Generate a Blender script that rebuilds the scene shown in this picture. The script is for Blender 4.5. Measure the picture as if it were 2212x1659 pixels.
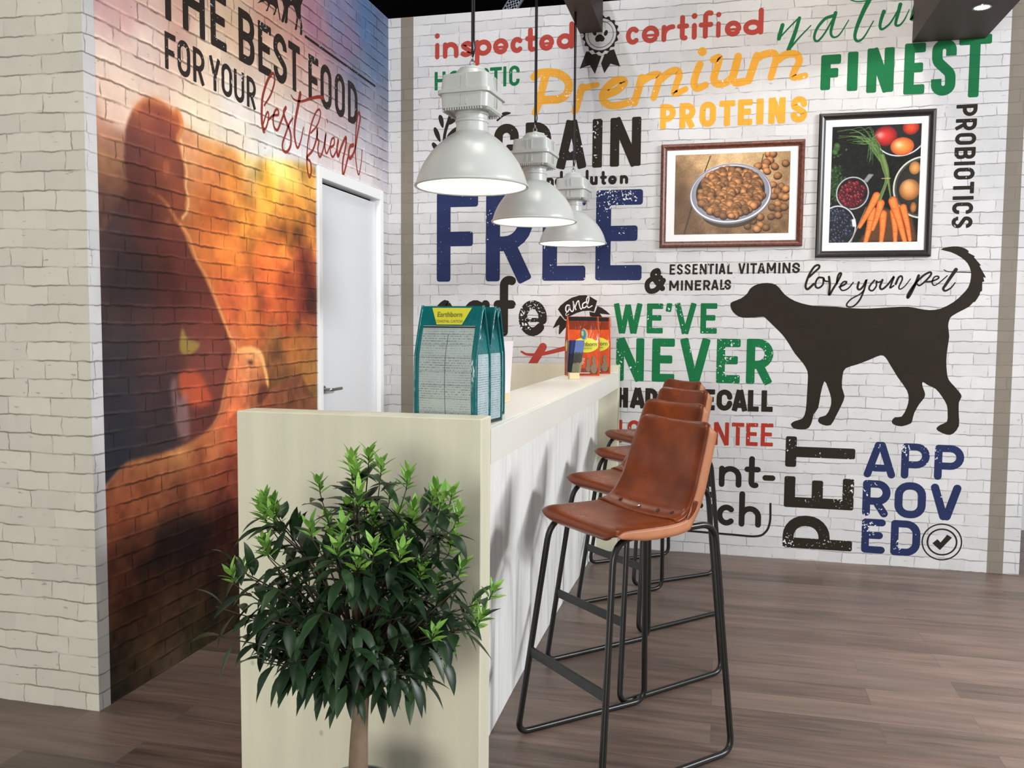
import bpy, bmesh, math, random
import numpy as np
from mathutils import Vector, Matrix

for _o in list(bpy.data.objects):
    bpy.data.objects.remove(_o, do_unlink=True)
scene = bpy.context.scene
COL = scene.collection
random.seed(7)
RNG = np.random.default_rng(11)
PI = math.pi

# ------------------------------------------------------------------ camera
cam_data = bpy.data.cameras.new('camera')
cam_data.sensor_width = 36.0
cam_data.lens = 1859.8 / 2212 * 36.0
cam_data.clip_end = 200
cam = bpy.data.objects.new('camera', cam_data)
COL.objects.link(cam)
_r = Vector((0.97196759, 0.23497644, 0.00806709))
_u = Vector((-0.02390762, 0.06464272, 0.99762204))
_w = Vector((-0.23389620, 0.96984916, -0.06844836))
cam.matrix_world = Matrix(((_r.x, _u.x, -_w.x, 0), (_r.y, _u.y, -_w.y, 0), (_r.z, _u.z, -_w.z, 1.4), (0, 0, 0, 1)))
scene.camera = cam

# ------------------------------------------------------------------ world, lights, exposure
world = bpy.data.worlds.new('hall')
world.use_nodes = True
scene.world = world
world.node_tree.nodes['Background'].inputs[0].default_value = (0.86, 0.93, 1.0, 1)
world.node_tree.nodes['Background'].inputs[1].default_value = 0.42
scene.view_settings.view_transform = 'Standard'
scene.view_settings.look = 'None'
scene.view_settings.gamma = 1.0
scene.view_settings.use_curve_mapping = False
scene.view_settings.exposure = 0.10


def light(name, kind, loc, target, power, color=(1, 1, 1), **kw):
    d = bpy.data.lights.new(name, kind)
    d.energy = power
    d.color = color
    for k, v in kw.items():
        setattr(d, k, v)
    o = bpy.data.objects.new(name, d)
    COL.objects.link(o)
    o.location = loc
    if target is not None:
        o.rotation_euler = (Vector(target) - Vector(loc)).to_track_quat('-Z', 'Y').to_euler()
    return o


# hall lighting high above the stand, one added low frontal fill, and the spots of the truss in front of it
light('hall_and_fill_light', 'AREA', (4.8, 3.0, 3.5), (-0.6, 3.3, 0.9), 150, (0.97, 0.98, 1.0), shape='RECTANGLE', size=0.5, size_y=0.4)
light('hall_and_fill_light', 'AREA', (4.8, 1.9, 3.4), (-0.6, 3.2, 0.9), 165, (0.97, 0.98, 1.0), shape='RECTANGLE', size=1.2, size_y=0.8)
light('hall_and_fill_light', 'AREA', (-0.5, 3.0, 6.4), (-0.6, 3.2, 0.0), 105, (1.0, 0.98, 0.94), shape='RECTANGLE', size=1.6, size_y=1.6)
light('hall_and_fill_light', 'AREA', (-0.6, -4.6, 1.9), (-1.2, 2.6, 1.0), 235, (1.0, 0.97, 0.90), shape='RECTANGLE', size=2.4, size_y=1.6)  # added fill behind the camera, low, to brighten upright faces but not the floor
light('truss_spot', 'SPOT', (-0.3, 3.3, 4.6), (-2.14, 3.9, 2.5), 20, (1.0, 0.97, 0.93), spot_size=math.radians(70), spot_blend=0.9, shadow_soft_size=0.05)
light('hall_and_fill_light', 'AREA', (-0.6, -0.8, 5.9), (-0.6, 4.6, 1.8), 60, (1.0, 0.97, 0.93), shape='RECTANGLE', size=2.0, size_y=1.4)
light('truss_spot', 'SPOT', (0.55, 3.3, 4.3), (0.42, 5.375, 2.75), 80, (1.0, 0.83, 0.66), spot_size=math.radians(46), spot_blend=0.9, shadow_soft_size=0.05)
light('truss_spot', 'SPOT', (-1.2, 3.0, 4.6), (-1.35, 5.375, 2.9), 105, (0.86, 0.9, 1.0), spot_size=math.radians(55), spot_blend=0.9, shadow_soft_size=0.05)

# ------------------------------------------------------------------ measured lettering and outlines, metres on the wall planes
WORDS={'inspected':(0.0345,[('i',-1.823,-1.79,3.094,3.197),('n',-1.769,-1.664,3.095,3.197),('s',-1.651,-1.567,3.096,3.197),('p',-1.556,-1.448,3.097,3.198),('e',-1.437,-1.337,3.099,3.198),('c',-1.324,-1.238,3.1,3.199),('t',-1.23,-1.155,3.101,3.199),('e',-1.14,-1.045,3.102,3.2),('d',-1.027,-0.92,3.104,3.2)]),'certified':(0.0326,[('c',-0.602,-0.515,3.103,3.21),('e',-0.506,-0.401,3.105,3.209),('r',-0.388,-0.311,3.106,3.207),('t',-0.297,-0.226,3.107,3.206),('i',-0.212,-0.178,3.108,3.205),('f',-0.17,-0.082,3.109,3.205),('i',-0.07,-0.04,3.11,3.204),('e',-0.018,0.077,3.111,3.203),('d',0.09,0.202,3.112,3.201)]),'holistic':(0.021,[('H',-1.824,-1.75,2.9,3.016),('O',-1.728,-1.654,2.9,3.017),('L',-1.63,-1.573,2.9,3.019),('I',-1.554,-1.532,2.9,3.02),('S',-1.516,-1.462,2.9,3.021),('T',-1.456,-1.378,2.9,3.022),('I',-1.369,-1.349,2.9,3.023),('C',-1.331,-1.263,2.9,3.024)]),'proteins':(0.0358,[('P',-0.387,-0.293,2.592,2.739),('R',-0.271,-0.177,2.592,2.74),('O',-0.153,-0.057,2.593,2.741),('T',-0.038,0.053,2.593,2.742),('E',0.069,0.153,2.593,2.743),('I',0.175,0.216,2.594,2.743),('N',0.244,0.339,2.594,2.744),('S',0.369,0.46,2.594,2.745)]),'finest':(0.0534,[('F',0.529,0.638,2.772,2.971),('I',0.674,0.731,2.759,2.98),('N',0.779,0.924,2.743,2.992),('E',0.977,1.087,2.723,3.006),('S',1.121,1.247,2.707,3.018),('T',1.258,1.424,2.69,3.031)]),'grain':(0.0563,[('G',-1.426,-1.265,2.37,2.668),('R',-1.221,-1.057,2.372,2.669),('A',-1.024,-0.833,2.374,2.67),('I',-0.797,-0.736,2.375,2.671),('N',-0.687,-0.499,2.377,2.672)]),'and_gluten':(0.0212,[('a',-1.149,-1.096,2.268,2.323),('n',-1.083,-1.037,2.268,2.323),('d',-1.03,-0.98,2.268,2.323),('g',-0.909,-0.855,2.269,2.324),('l',-0.838,-0.817,2.269,2.324),('u',-0.809,-0.761,2.269,2.324),('t',-0.747,-0.704,2.269,2.324),('e',-0.696,-0.643,2.269,2.324),('n',-0.624,-0.573,2.27,2.324)]),'free':(0.0938,[('F',-1.807,-1.529,1.677,2.249),('R',-1.476,-1.169,1.678,2.245),('E',-1.105,-0.83,1.68,2.24),('E',-0.768,-0.481,1.681,2.236)]),'essential':(0.0117,[('E',-0.311,-0.278,1.714,1.777),('S',-0.267,-0.232,1.714,1.778),('S',-0.221,-0.185,1.715,1.778),('E',-0.174,-0.143,1.715,1.778),('N',-0.131,-0.09,1.715,1.778),('T',-0.083,-0.047,1.716,1.779),('I',-0.038,-0.025,1.716,1.779),('A',-0.019,0.021,1.716,1.779),('L',0.031,0.062,1.716,1.779)]),'vitamins':(0.0117,[('V',0.095,0.136,1.717,1.78),('I',0.144,0.156,1.717,1.78),('T',0.164,0.203,1.717,1.78),('A',0.206,0.251,1.718,1.78),('M',0.259,0.312,1.718,1.781),('I',0.325,0.337,1.718,1.781),('N',0.349,0.394,1.719,1.781),('S',0.404,0.447,1.719,1.781)]),'minerals':(0.0119,[('M',-0.311,-0.254,1.617,1.678),('I',-0.241,-0.229,1.618,1.679),('N',-0.217,-0.17,1.618,1.68),('E',-0.158,-0.12,1.619,1.68),('R',-0.108,-0.066,1.62,1.681),('A',-0.061,-0.017,1.621,1.682),('L',-0.008,0.018,1.622,1.683),('S',0.017,0.055,1.623,1.683)]),'weve_w':(0.034,[('W',-0.648,-0.472,1.353,1.539),('E',-0.444,-0.345,1.355,1.539)]),'weve':(0.0337,[("'",-0.328,-0.29,1.353,1.541),('V',-0.275,-0.145,1.354,1.541),('E',-0.12,-0.022,1.357,1.541)]),'never_n':(0.0493,[('N',-0.629,-0.456,1.057,1.324)]),'never':(0.0499,[('E',-0.407,-0.27,1.057,1.324),('V',-0.238,-0.057,1.058,1.326),('E',-0.019,0.12,1.058,1.327),('R',0.156,0.311,1.059,1.329)]),'had_recall':(0.0314,[('H',-0.622,-0.55,0.89,1.015),('A',-0.539,-0.443,0.89,1.016),('D',-0.444,-0.367,0.89,1.016),('A',-0.303,-0.212,0.89,1.017),('R',-0.171,-0.104,0.89,1.018),('E',-0.09,-0.023,0.89,1.018),('C',-0.013,0.08,0.89,1.019),('A',0.078,0.169,0.89,1.019),('L',0.171,0.235,0.89,1.02),('L',0.25,0.316,0.891,1.02)]),'guarantee':(0.0233,[('I',-0.605,-0.584,0.669,0.813),('G',-0.55,-0.47,0.67,0.813),('U',-0.457,-0.386,0.671,0.814),('A',-0.373,-0.299,0.673,0.815),('R',-0.286,-0.216,0.674,0.816),('A',-0.134,-0.044,0.676,0.817),('N',-0.024,0.065,0.678,0.818),('T',0.081,0.154,0.68,0.819),('E',0.166,0.235,0.681,0.82),('E',0.252,0.323,0.682,0.821)]),'ant':(0.0376,[('a',-0.144,-0.02,0.418,0.55),('n',0.012,0.146,0.421,0.552),('t',0.162,0.257,0.423,0.554),('-',0.268,0.343,0.424,0.555)]),'rich':(0.0379,[('r',-0.172,-0.082,0.184,0.316),('i',-0.053,-0.015,0.183,0.314),('c',0.004,0.12,0.183,0.313),('h',0.136,0.267,0.182,0.312)]),'app':(0.0411,[('A',0.836,1.017,0.522,0.734),('P',1.043,1.195,0.524,0.732),('P',1.221,1.377,0.526,0.73)]),'rov':(0.0435,[('R',0.839,0.992,0.292,0.506),('O',1.015,1.184,0.292,0.504),('V',1.204,1.374,0.292,0.502)]),'ed':(0.0419,[('E',0.841,0.972,0.071,0.276),('D',1.002,1.162,0.068,0.277)]),'safe':(0.0615,[('s',-1.82,-1.689,1.32,1.558),('a',-1.626,-1.448,1.324,1.558),('f',-1.422,-1.27,1.327,1.558),('e',-1.256,-1.072,1.33,1.558)]),'the_best_food':(0.0387,[('T',2.997,3.12,2.584,2.819),('H',3.153,3.308,2.584,2.818),('E',3.349,3.471,2.583,2.818),('B',3.569,3.705,2.581,2.817),('E',3.738,3.859,2.581,2.817),('S',3.881,4.014,2.58,2.816),('T',4.03,4.153,2.579,2.816),('F',4.246,4.363,2.578,2.816),('O',4.387,4.524,2.577,2.815),('O',4.566,4.699,2.576,2.815),('D',4.741,4.878,2.575,2.814)]),'for_your':(0.0226,[('F',3.032,3.103,2.393,2.537),('O',3.113,3.199,2.393,2.537),('R',3.218,3.3,2.393,2.536),('Y',3.333,3.418,2.393,2.535),('O',3.426,3.511,2.393,2.535),('U',3.526,3.611,2.393,2.534),('R',3.633,3.713,2.393,2.533)])}
STROKES={'premium':[(0.0512,0.0512,[(-1.168,2.948),(-1.142,2.967),(-1.07,2.969),(-1.01,2.955),(-0.961,2.917),(-0.949,2.874),(-0.965,2.828),(-1.01,2.804),(-1.068,2.802),(-1.119,2.802)]),(0.052,0.0436,[(-1.097,2.954),(-1.12,2.861),(-1.138,2.788),(-1.161,2.728)]),(0.0479,0.0413,[(-0.865,2.867),(-0.883,2.815),(-0.903,2.739),(-0.912,2.725)]),(0.0426,0.0328,[(-0.867,2.857),(-0.825,2.869),(-0.774,2.877)]),(0.049,0.0424,[(-0.713,2.816),(-0.659,2.834),(-0.617,2.864),(-0.611,2.891),(-0.652,2.898),(-0.701,2.87),(-0.736,2.824),(-0.731,2.777),(-0.691,2.749),(-0.633,2.748),(-0.577,2.762),(-0.542,2.767)]),(0.0466,0.0466,[(-0.544,2.757),(-0.522,2.828),(-0.502,2.903)]),(0.0462,0.0398,[(-0.51,2.874),(-0.458,2.908),(-0.406,2.917),(-0.395,2.893),(-0.408,2.846),(-0.427,2.782)]),(0.0459,0.0348,[(-0.385,2.89),(-0.338,2.925),(-0.292,2.934),(-0.278,2.903),(-0.293,2.855),(-0.306,2.802),(-0.28,2.803),(-0.239,2.822)]),(0.044,0.0393,[(-0.158,2.961),(-0.18,2.904),(-0.19,2.849),(-0.17,2.822),(-0.122,2.839)]),(0.05,0.05,[(-0.147,3.037),(-0.144,3.034)]),(0.0436,0.0436,[(-0.079,2.985),(-0.048,2.993),(-0.056,2.943),(-0.074,2.882),(-0.061,2.846),(-0.015,2.843),(0.031,2.876),(0.054,2.944),(0.062,2.994)]),(0.0449,0.0449,[(0.062,2.99),(0.045,2.921),(0.035,2.868),(0.055,2.843),(0.101,2.847)]),(0.0445,0.0445,[(0.125,2.851),(0.148,2.923),(0.169,2.991)]),(0.044,0.038,[(0.162,2.972),(0.211,2.996),(0.262,2.999),(0.278,2.969),(0.266,2.916),(0.252,2.863)]),(0.0438,0.0347,[(0.287,2.959),(0.331,2.987),(0.391,2.985),(0.408,2.945),(0.387,2.901),(0.374,2.862),(0.395,2.853),(0.443,2.861)])],'natural':[(0.0227,0.0227,[(0.309,3.157),(0.299,3.118),(0.291,3.081)]),(0.009,0.009,[(0.291,3.081),(0.343,3.137),(0.397,3.19)]),(0.0192,0.0248,[(0.402,3.19),(0.379,3.106),(0.347,3.014)]),(0.0124,0.0068,[(0.349,3.014),(0.401,3.076),(0.466,3.143)]),(0.019,0.009,[(0.585,3.189),(0.541,3.174),(0.499,3.121),(0.487,3.07),(0.507,3.053),(0.544,3.095),(0.588,3.176)]),(0.0211,0.0056,[(0.599,3.204),(0.586,3.148),(0.577,3.093),(0.594,3.068),(0.626,3.083),(0.672,3.159)]),(0.0309,0.0066,[(0.796,3.311),(0.774,3.257),(0.747,3.198),(0.717,3.116),(0.708,3.061),(0.725,3.037),(0.757,3.058),(0.805,3.144)]),(0.0066,0.0066,[(0.68,3.27),(0.712,3.259),(0.755,3.259),(0.814,3.266)]),(0.0207,0.0076,[(0.858,3.193),(0.845,3.146),(0.841,3.108),(0.857,3.096),(0.898,3.131),(0.943,3.217)]),(0.0217,0.0054,[(0.944,3.225),(0.932,3.168),(0.923,3.118),(0.942,3.11),(0.967,3.137),(0.992,3.193)]),(0.0216,0.0065,[(1.027,3.227),(1.013,3.178),(1.004,3.135),(1.033,3.193),(1.063,3.218)]),(0.0182,0.0054,[(1.121,3.203),(1.08,3.19),(1.061,3.147),(1.082,3.14),(1.121,3.203),(1.118,3.154),(1.149,3.162)]),(0.0213,0.0064,[(1.216,3.294),(1.188,3.209),(1.18,3.155),(1.201,3.148),(1.23,3.184)])],'love_your_pet':[(0.0116,0.0137,[(0.5,1.695),(0.53,1.725),(0.555,1.751),(0.55,1.765),(0.529,1.757),(0.505,1.719),(0.487,1.671),(0.482,1.639),(0.495,1.625),(0.527,1.655)]),(0.0116,0.0095,[(0.578,1.691),(0.552,1.691),(0.537,1.66),(0.541,1.636),(0.559,1.633),(0.579,1.654),(0.581,1.686),(0.589,1.673),(0.609,1.669)]),(0.0136,0.0104,[(0.611,1.696),(0.617,1.649),(0.615,1.591),(0.636,1.627),(0.66,1.67),(0.678,1.712),(0.668,1.716),(0.658,1.692),(0.655,1.654)]),(0.0115,0.0073,[(0.671,1.637),(0.701,1.653),(0.708,1.667),(0.69,1.665),(0.674,1.638),(0.687,1.617),(0.717,1.627),(0.746,1.663)]),(0.0124,0.0073,[(0.776,1.664),(0.77,1.632),(0.783,1.622),(0.802,1.643),(0.817,1.678),(0.808,1.627),(0.785,1.563),(0.751,1.525),(0.72,1.523),(0.715,1.539),(0.739,1.568),(0.784,1.595),(0.808,1.621)]),(0.0103,0.0082,[(0.861,1.675),(0.837,1.643),(0.835,1.622),(0.853,1.616),(0.872,1.643),(0.871,1.669),(0.881,1.664),(0.904,1.672)]),(0.0123,0.0092,[(0.904,1.677),(0.892,1.637),(0.905,1.624),(0.936,1.653),(0.965,1.696),(0.954,1.658),(0.947,1.632),(0.966,1.644)]),(0.0122,0.0051,[(0.976,1.653),(0.99,1.69),(1.005,1.698),(1.01,1.679),(0.994,1.637),(1.002,1.624),(1.026,1.642),(1.054,1.682)]),(0.0151,0.0091,[(1.097,1.701),(1.079,1.648),(1.057,1.595),(1.044,1.575),(1.045,1.595),(1.079,1.653),(1.121,1.7),(1.155,1.72),(1.161,1.705),(1.132,1.668),(1.104,1.645),(1.089,1.653)]),(0.0101,0.006,[(1.135,1.666),(1.166,1.668),(1.2,1.684),(1.199,1.696),(1.18,1.692),(1.169,1.663),(1.182,1.645),(1.21,1.663),(1.247,1.699)]),(0.0201,0.006,[(1.291,1.734),(1.267,1.694),(1.24,1.647),(1.229,1.626),(1.241,1.614),(1.269,1.631),(1.29,1.66)]),(0.0045,0.006,[(1.229,1.733),(1.251,1.723),(1.304,1.72),(1.368,1.718)])],'best_friend':[(0.0102,0.0213,[(3.787,2.434),(3.847,2.497),(3.885,2.563),(3.886,2.601),(3.862,2.603),(3.815,2.551),(3.775,2.475),(3.764,2.414),(3.765,2.349),(3.781,2.312)]),(0.0103,0.0122,[(3.775,2.342),(3.798,2.386),(3.817,2.41),(3.828,2.403),(3.821,2.368),(3.8,2.331),(3.781,2.323)]),(0.0114,0.0143,[(3.826,2.376),(3.872,2.407),(3.92,2.421),(3.921,2.442),(3.905,2.445),(3.882,2.422),(3.87,2.386),(3.881,2.352),(3.911,2.346),(3.939,2.382),(3.977,2.438)]),(0.02,0.012,[(3.998,2.474),(3.977,2.448),(3.989,2.42),(4.017,2.392),(4.046,2.357),(4.045,2.301),(4.008,2.26),(3.968,2.259),(3.962,2.292),(3.995,2.346),(4.032,2.403),(4.069,2.439)]),(0.0256,0.0082,[(4.153,2.584),(4.123,2.504),(4.093,2.423),(4.087,2.352),(4.115,2.301),(4.15,2.337),(4.186,2.419)]),(0.0054,0.0215,[(4.053,2.551),(4.086,2.537),(4.161,2.546),(4.263,2.585),(4.362,2.62),(4.416,2.627)]),(0.0107,0.015,[(4.268,2.408),(4.343,2.465),(4.384,2.53),(4.369,2.555),(4.327,2.528),(4.277,2.458),(4.24,2.37),(4.223,2.294),(4.223,2.222),(4.248,2.173),(4.271,2.212),(4.258,2.257),(4.22,2.27),(4.291,2.325),(4.34,2.405),(4.346,2.447)]),(0.0145,0.0134,[(4.342,2.443),(4.341,2.398),(4.362,2.384),(4.349,2.337),(4.373,2.302),(4.417,2.357),(4.448,2.443)]),(0.015,0.0104,[(4.448,2.443),(4.434,2.372),(4.455,2.337),(4.495,2.381)]),(0.0081,0.0081,[(4.462,2.524),(4.471,2.509)]),(0.014,0.0128,[(4.499,2.378),(4.549,2.403),(4.554,2.439),(4.522,2.428),(4.501,2.382),(4.512,2.342),(4.539,2.335),(4.585,2.379)]),(0.021,0.0173,[(4.606,2.438),(4.589,2.388),(4.603,2.351),(4.65,2.415),(4.708,2.478),(4.707,2.427),(4.668,2.34),(4.662,2.268),(4.681,2.268),(4.74,2.373)]),(0.0234,0.0091,[(4.815,2.455),(4.765,2.434),(4.747,2.383),(4.774,2.371),(4.835,2.432),(4.871,2.521),(4.913,2.633),(4.898,2.665),(4.872,2.624),(4.848,2.516),(4.843,2.413),(4.864,2.327),(4.892,2.297),(4.926,2.367),(4.943,2.449)])],'and':[(0.0085,0.0072,[(-0.929,1.526),(-0.943,1.526),(-0.951,1.511),(-0.949,1.49),(-0.939,1.486),(-0.929,1.504),(-0.928,1.523),(-0.922,1.498),(-0.909,1.487),(-0.901,1.507),(-0.905,1.549)]),(0.0085,0.0076,[(-0.905,1.549),(-0.897,1.523),(-0.887,1.499)]),(0.0072,0.0063,[(-0.89,1.519),(-0.88,1.546),(-0.87,1.554),(-0.866,1.532),(-0.856,1.503),(-0.845,1.511)]),(0.008,0.0063,[(-0.824,1.547),(-0.842,1.536),(-0.844,1.515),(-0.833,1.511),(-0.818,1.524),(-0.808,1.551),(-0.806,1.576),(-0.813,1.579),(-0.82,1.561),(-0.816,1.532),(-0.808,1.512),(-0.784,1.524)]),(0.0047,0.003,[(-0.939,1.485),(-0.95,1.473),(-0.947,1.462),(-0.93,1.471)])],'rule':[(0.0149,0.0149,[(4.215,2.891),(4.642,2.888),(5.149,2.885)])],'laurel':[(0.0179,0.0232,[(-1.763,2.506),(-1.754,2.622),(-1.722,2.724)]),(0.0122,0.0087,[(-1.405,2.692),(-1.374,2.715),(-1.343,2.727)])],'ampersand':[(0.0337,0.0293,[(-0.349,1.679),(-0.371,1.642),(-0.4,1.617),(-0.433,1.617),(-0.446,1.646),(-0.437,1.675),(-0.401,1.696),(-0.365,1.697)]),(0.0292,0.0336,[(-0.376,1.723),(-0.384,1.74),(-0.406,1.73),(-0.412,1.705),(-0.386,1.668),(-0.353,1.631)])],'red_script':[(0.0124,0.0294,[(-1.236,1.23),(-1.197,1.213),(-1.118,1.214),(-1.041,1.231),(-0.948,1.256)]),(0.0512,0.0512,[(-1.096,1.262),(-1.134,1.199),(-1.172,1.137),(-1.219,1.051)]),(0.0234,0.0187,[(-1.355,1.272),(-1.328,1.286),(-1.306,1.269),(-1.315,1.227)])],'box_line':[(0.0131,0.0131,[(0.319,0.332),(0.319,0.223),(0.296,0.159),(0.241,0.128),(0.092,0.129),(-0.236,0.137),(-0.574,0.146)])]}
POLY={'banner':[[(-1.002,1.5),(-0.987,1.523),(-0.957,1.548),(-0.915,1.574),(-0.868,1.588),(-0.826,1.59),(-0.796,1.58),(-0.753,1.555),(-0.773,1.486),(-0.803,1.493),(-0.845,1.49),(-0.883,1.477),(-0.926,1.456),(-0.947,1.435),(-0.958,1.439)],[(-0.987,1.463),(-0.955,1.431),(-0.947,1.43),(-0.926,1.439),(-0.925,1.41),(-0.955,1.382),(-0.989,1.342),(-0.995,1.346),(-0.994,1.371),(-0.991,1.403),(-1.034,1.379),(-1.011,1.428)],[(-0.751,1.522),(-0.723,1.511),(-0.694,1.491),(-0.669,1.468),(-0.735,1.475),(-0.714,1.447),(-0.686,1.409),(-0.714,1.424),(-0.745,1.44),(-0.798,1.461),(-0.801,1.486),(-0.767,1.48)]],'ribbon':[[(-0.844,3.081),(-0.827,3.08),(-0.808,3.061),(-0.782,3.065),(-0.766,3.052),(-0.749,3.048),(-0.788,2.942),(-0.82,2.998),(-0.883,2.979)],[(-0.73,3.059),(-0.715,3.06),(-0.7,3.079),(-0.672,3.083),(-0.633,2.978),(-0.693,2.999),(-0.73,2.944),(-0.751,3.003)]],'nose':[[(-0.791,3.153),(-0.783,3.17),(-0.768,3.179),(-0.753,3.178),(-0.737,3.164),(-0.73,3.151),(-0.737,3.136),(-0.749,3.134),(-0.76,3.137),(-0.77,3.134),(-0.784,3.136)]],'dog':[[(0.054,1.536),(0.068,1.551),(0.115,1.57),(0.151,1.6),(0.165,1.626),(0.193,1.648),(0.236,1.661),(0.294,1.659),(0.33,1.637),(0.367,1.592),(0.425,1.555),(0.496,1.533),(0.553,1.526),(0.651,1.522),(0.755,1.513),(0.844,1.512),(0.959,1.52),(1.047,1.523),(1.101,1.513),(1.161,1.504),(1.22,1.513),(1.284,1.549),(1.328,1.592),(1.359,1.634),(1.37,1.684),(1.368,1.726),(1.35,1.769),(1.313,1.804),(1.26,1.833),(1.207,1.848),(1.246,1.862),(1.298,1.864),(1.337,1.85),(1.354,1.835),(1.351,1.828),(1.388,1.807),(1.381,1.803),(1.419,1.757),(1.412,1.754),(1.435,1.712),(1.447,1.687),(1.434,1.69),(1.44,1.666),(1.43,1.662),(1.431,1.614),(1.422,1.609),(1.419,1.592),(1.398,1.553),(1.388,1.549),(1.367,1.524),(1.325,1.499),(1.281,1.471),(1.268,1.449),(1.263,1.413),(1.271,1.356),(1.265,1.292),(1.261,1.22),(1.267,1.148),(1.279,1.105),(1.31,1.069),(1.344,1.027),(1.348,1.006),(1.336,0.976),(1.339,0.904),(1.342,0.843),(1.314,0.798),(1.281,0.79),(1.234,0.81),(1.225,0.828),(1.246,0.847),(1.278,0.866),(1.28,0.91),(1.274,0.96),(1.246,1.01),(1.211,1.053),(1.17,1.073),(1.141,1.091),(1.141,1.065),(1.155,1.029),(1.153,1.0),(1.128,0.963),(1.103,0.911),(1.094,0.867),(1.085,0.848),(1.038,0.83),(0.997,0.838),(0.983,0.856),(0.999,0.882),(1.036,0.887),(1.061,0.939),(1.07,0.991),(1.058,1.041),(1.008,1.113),(0.964,1.185),(0.936,1.229),(0.909,1.241),(0.854,1.216),(0.786,1.186),(0.721,1.162),(0.705,1.121),(0.704,1.047),(0.72,0.996),(0.704,0.943),(0.678,0.883),(0.648,0.823),(0.603,0.824),(0.577,0.842),(0.584,0.868),(0.619,0.881),(0.642,0.926),(0.646,0.979),(0.628,1.038),(0.605,1.083),(0.586,1.007),(0.575,0.924),(0.551,0.886),(0.542,0.841),(0.525,0.803),(0.49,0.791),(0.44,0.796),(0.423,0.822),(0.446,0.841),(0.488,0.858),(0.505,0.907),(0.509,0.997),(0.511,1.08),(0.508,1.139),(0.478,1.191),(0.434,1.243),(0.397,1.302),(0.36,1.354),(0.308,1.406),(0.263,1.45),(0.245,1.461),(0.191,1.456),(0.125,1.455),(0.088,1.472),(0.062,1.502)]],'pets':[[(3.978,3.019),(3.991,2.954),(3.961,2.886),(3.987,2.888),(4.011,2.942),(3.995,2.89),(4.025,2.899),(4.034,2.973),(4.086,3.001),(4.121,2.956),(4.1,2.892),(4.123,2.897),(4.139,2.957),(4.162,2.936),(4.156,2.884),(4.18,2.889),(4.183,2.934),(4.168,2.972),(4.169,3.03),(4.194,3.097)],[(3.734,2.888),(3.801,2.941),(3.846,2.971),(3.911,2.994),(3.925,2.972),(3.938,2.935),(3.955,2.89),(3.945,2.885),(3.924,2.935),(3.902,2.895),(3.881,2.888),(3.905,2.924),(3.855,2.927),(3.831,2.887),(3.813,2.883),(3.836,2.913),(3.81,2.926)]],'laurel':[[(-1.767,2.66),(-1.773,2.664),(-1.781,2.675),(-1.789,2.691),(-1.795,2.71),(-1.798,2.727),(-1.795,2.74),(-1.788,2.745),(-1.778,2.742),(-1.77,2.732),(-1.764,2.715),(-1.761,2.696),(-1.761,2.678),(-1.763,2.665)],[(-1.785,2.572),(-1.792,2.576),(-1.802,2.587),(-1.814,2.605),(-1.824,2.626),(-1.83,2.646),(-1.83,2.661),(-1.824,2.668),(-1.815,2.666),(-1.804,2.654),(-1.794,2.636),(-1.787,2.614),(-1.783,2.593),(-1.782,2.579)],[(-1.79,2.505),(-1.796,2.506),(-1.807,2.512),(-1.82,2.523),(-1.833,2.537),(-1.841,2.551),(-1.843,2.563),(-1.838,2.571),(-1.829,2.572),(-1.818,2.566),(-1.806,2.554),(-1.797,2.538),(-1.79,2.523),(-1.788,2.511)],[(-1.659,2.729),(-1.66,2.723),(-1.668,2.712),(-1.681,2.7),(-1.698,2.688),(-1.715,2.68),(-1.729,2.678),(-1.738,2.682),(-1.738,2.691),(-1.731,2.703),(-1.716,2.714),(-1.698,2.723),(-1.68,2.729),(-1.666,2.731)],[(-1.669,2.665),(-1.668,2.658),(-1.674,2.644),(-1.685,2.627),(-1.699,2.61),(-1.715,2.597),(-1.729,2.591),(-1.739,2.593),(-1.741,2.602),(-1.736,2.615),(-1.723,2.631),(-1.707,2.646),(-1.689,2.658),(-1.676,2.664)],[(-1.679,2.595),(-1.677,2.589),(-1.679,2.576),(-1.686,2.56),(-1.695,2.543),(-1.707,2.53),(-1.719,2.523),(-1.728,2.524),(-1.733,2.532),(-1.731,2.545),(-1.722,2.56),(-1.71,2.575),(-1.697,2.587),(-1.685,2.594)],[(-1.317,2.733),(-1.32,2.73),(-1.328,2.726),(-1.339,2.723),(-1.353,2.721),(-1.365,2.722),(-1.374,2.725),(-1.377,2.73),(-1.375,2.736),(-1.367,2.74),(-1.355,2.742),(-1.341,2.742),(-1.329,2.739),(-1.32,2.737)]]}
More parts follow.
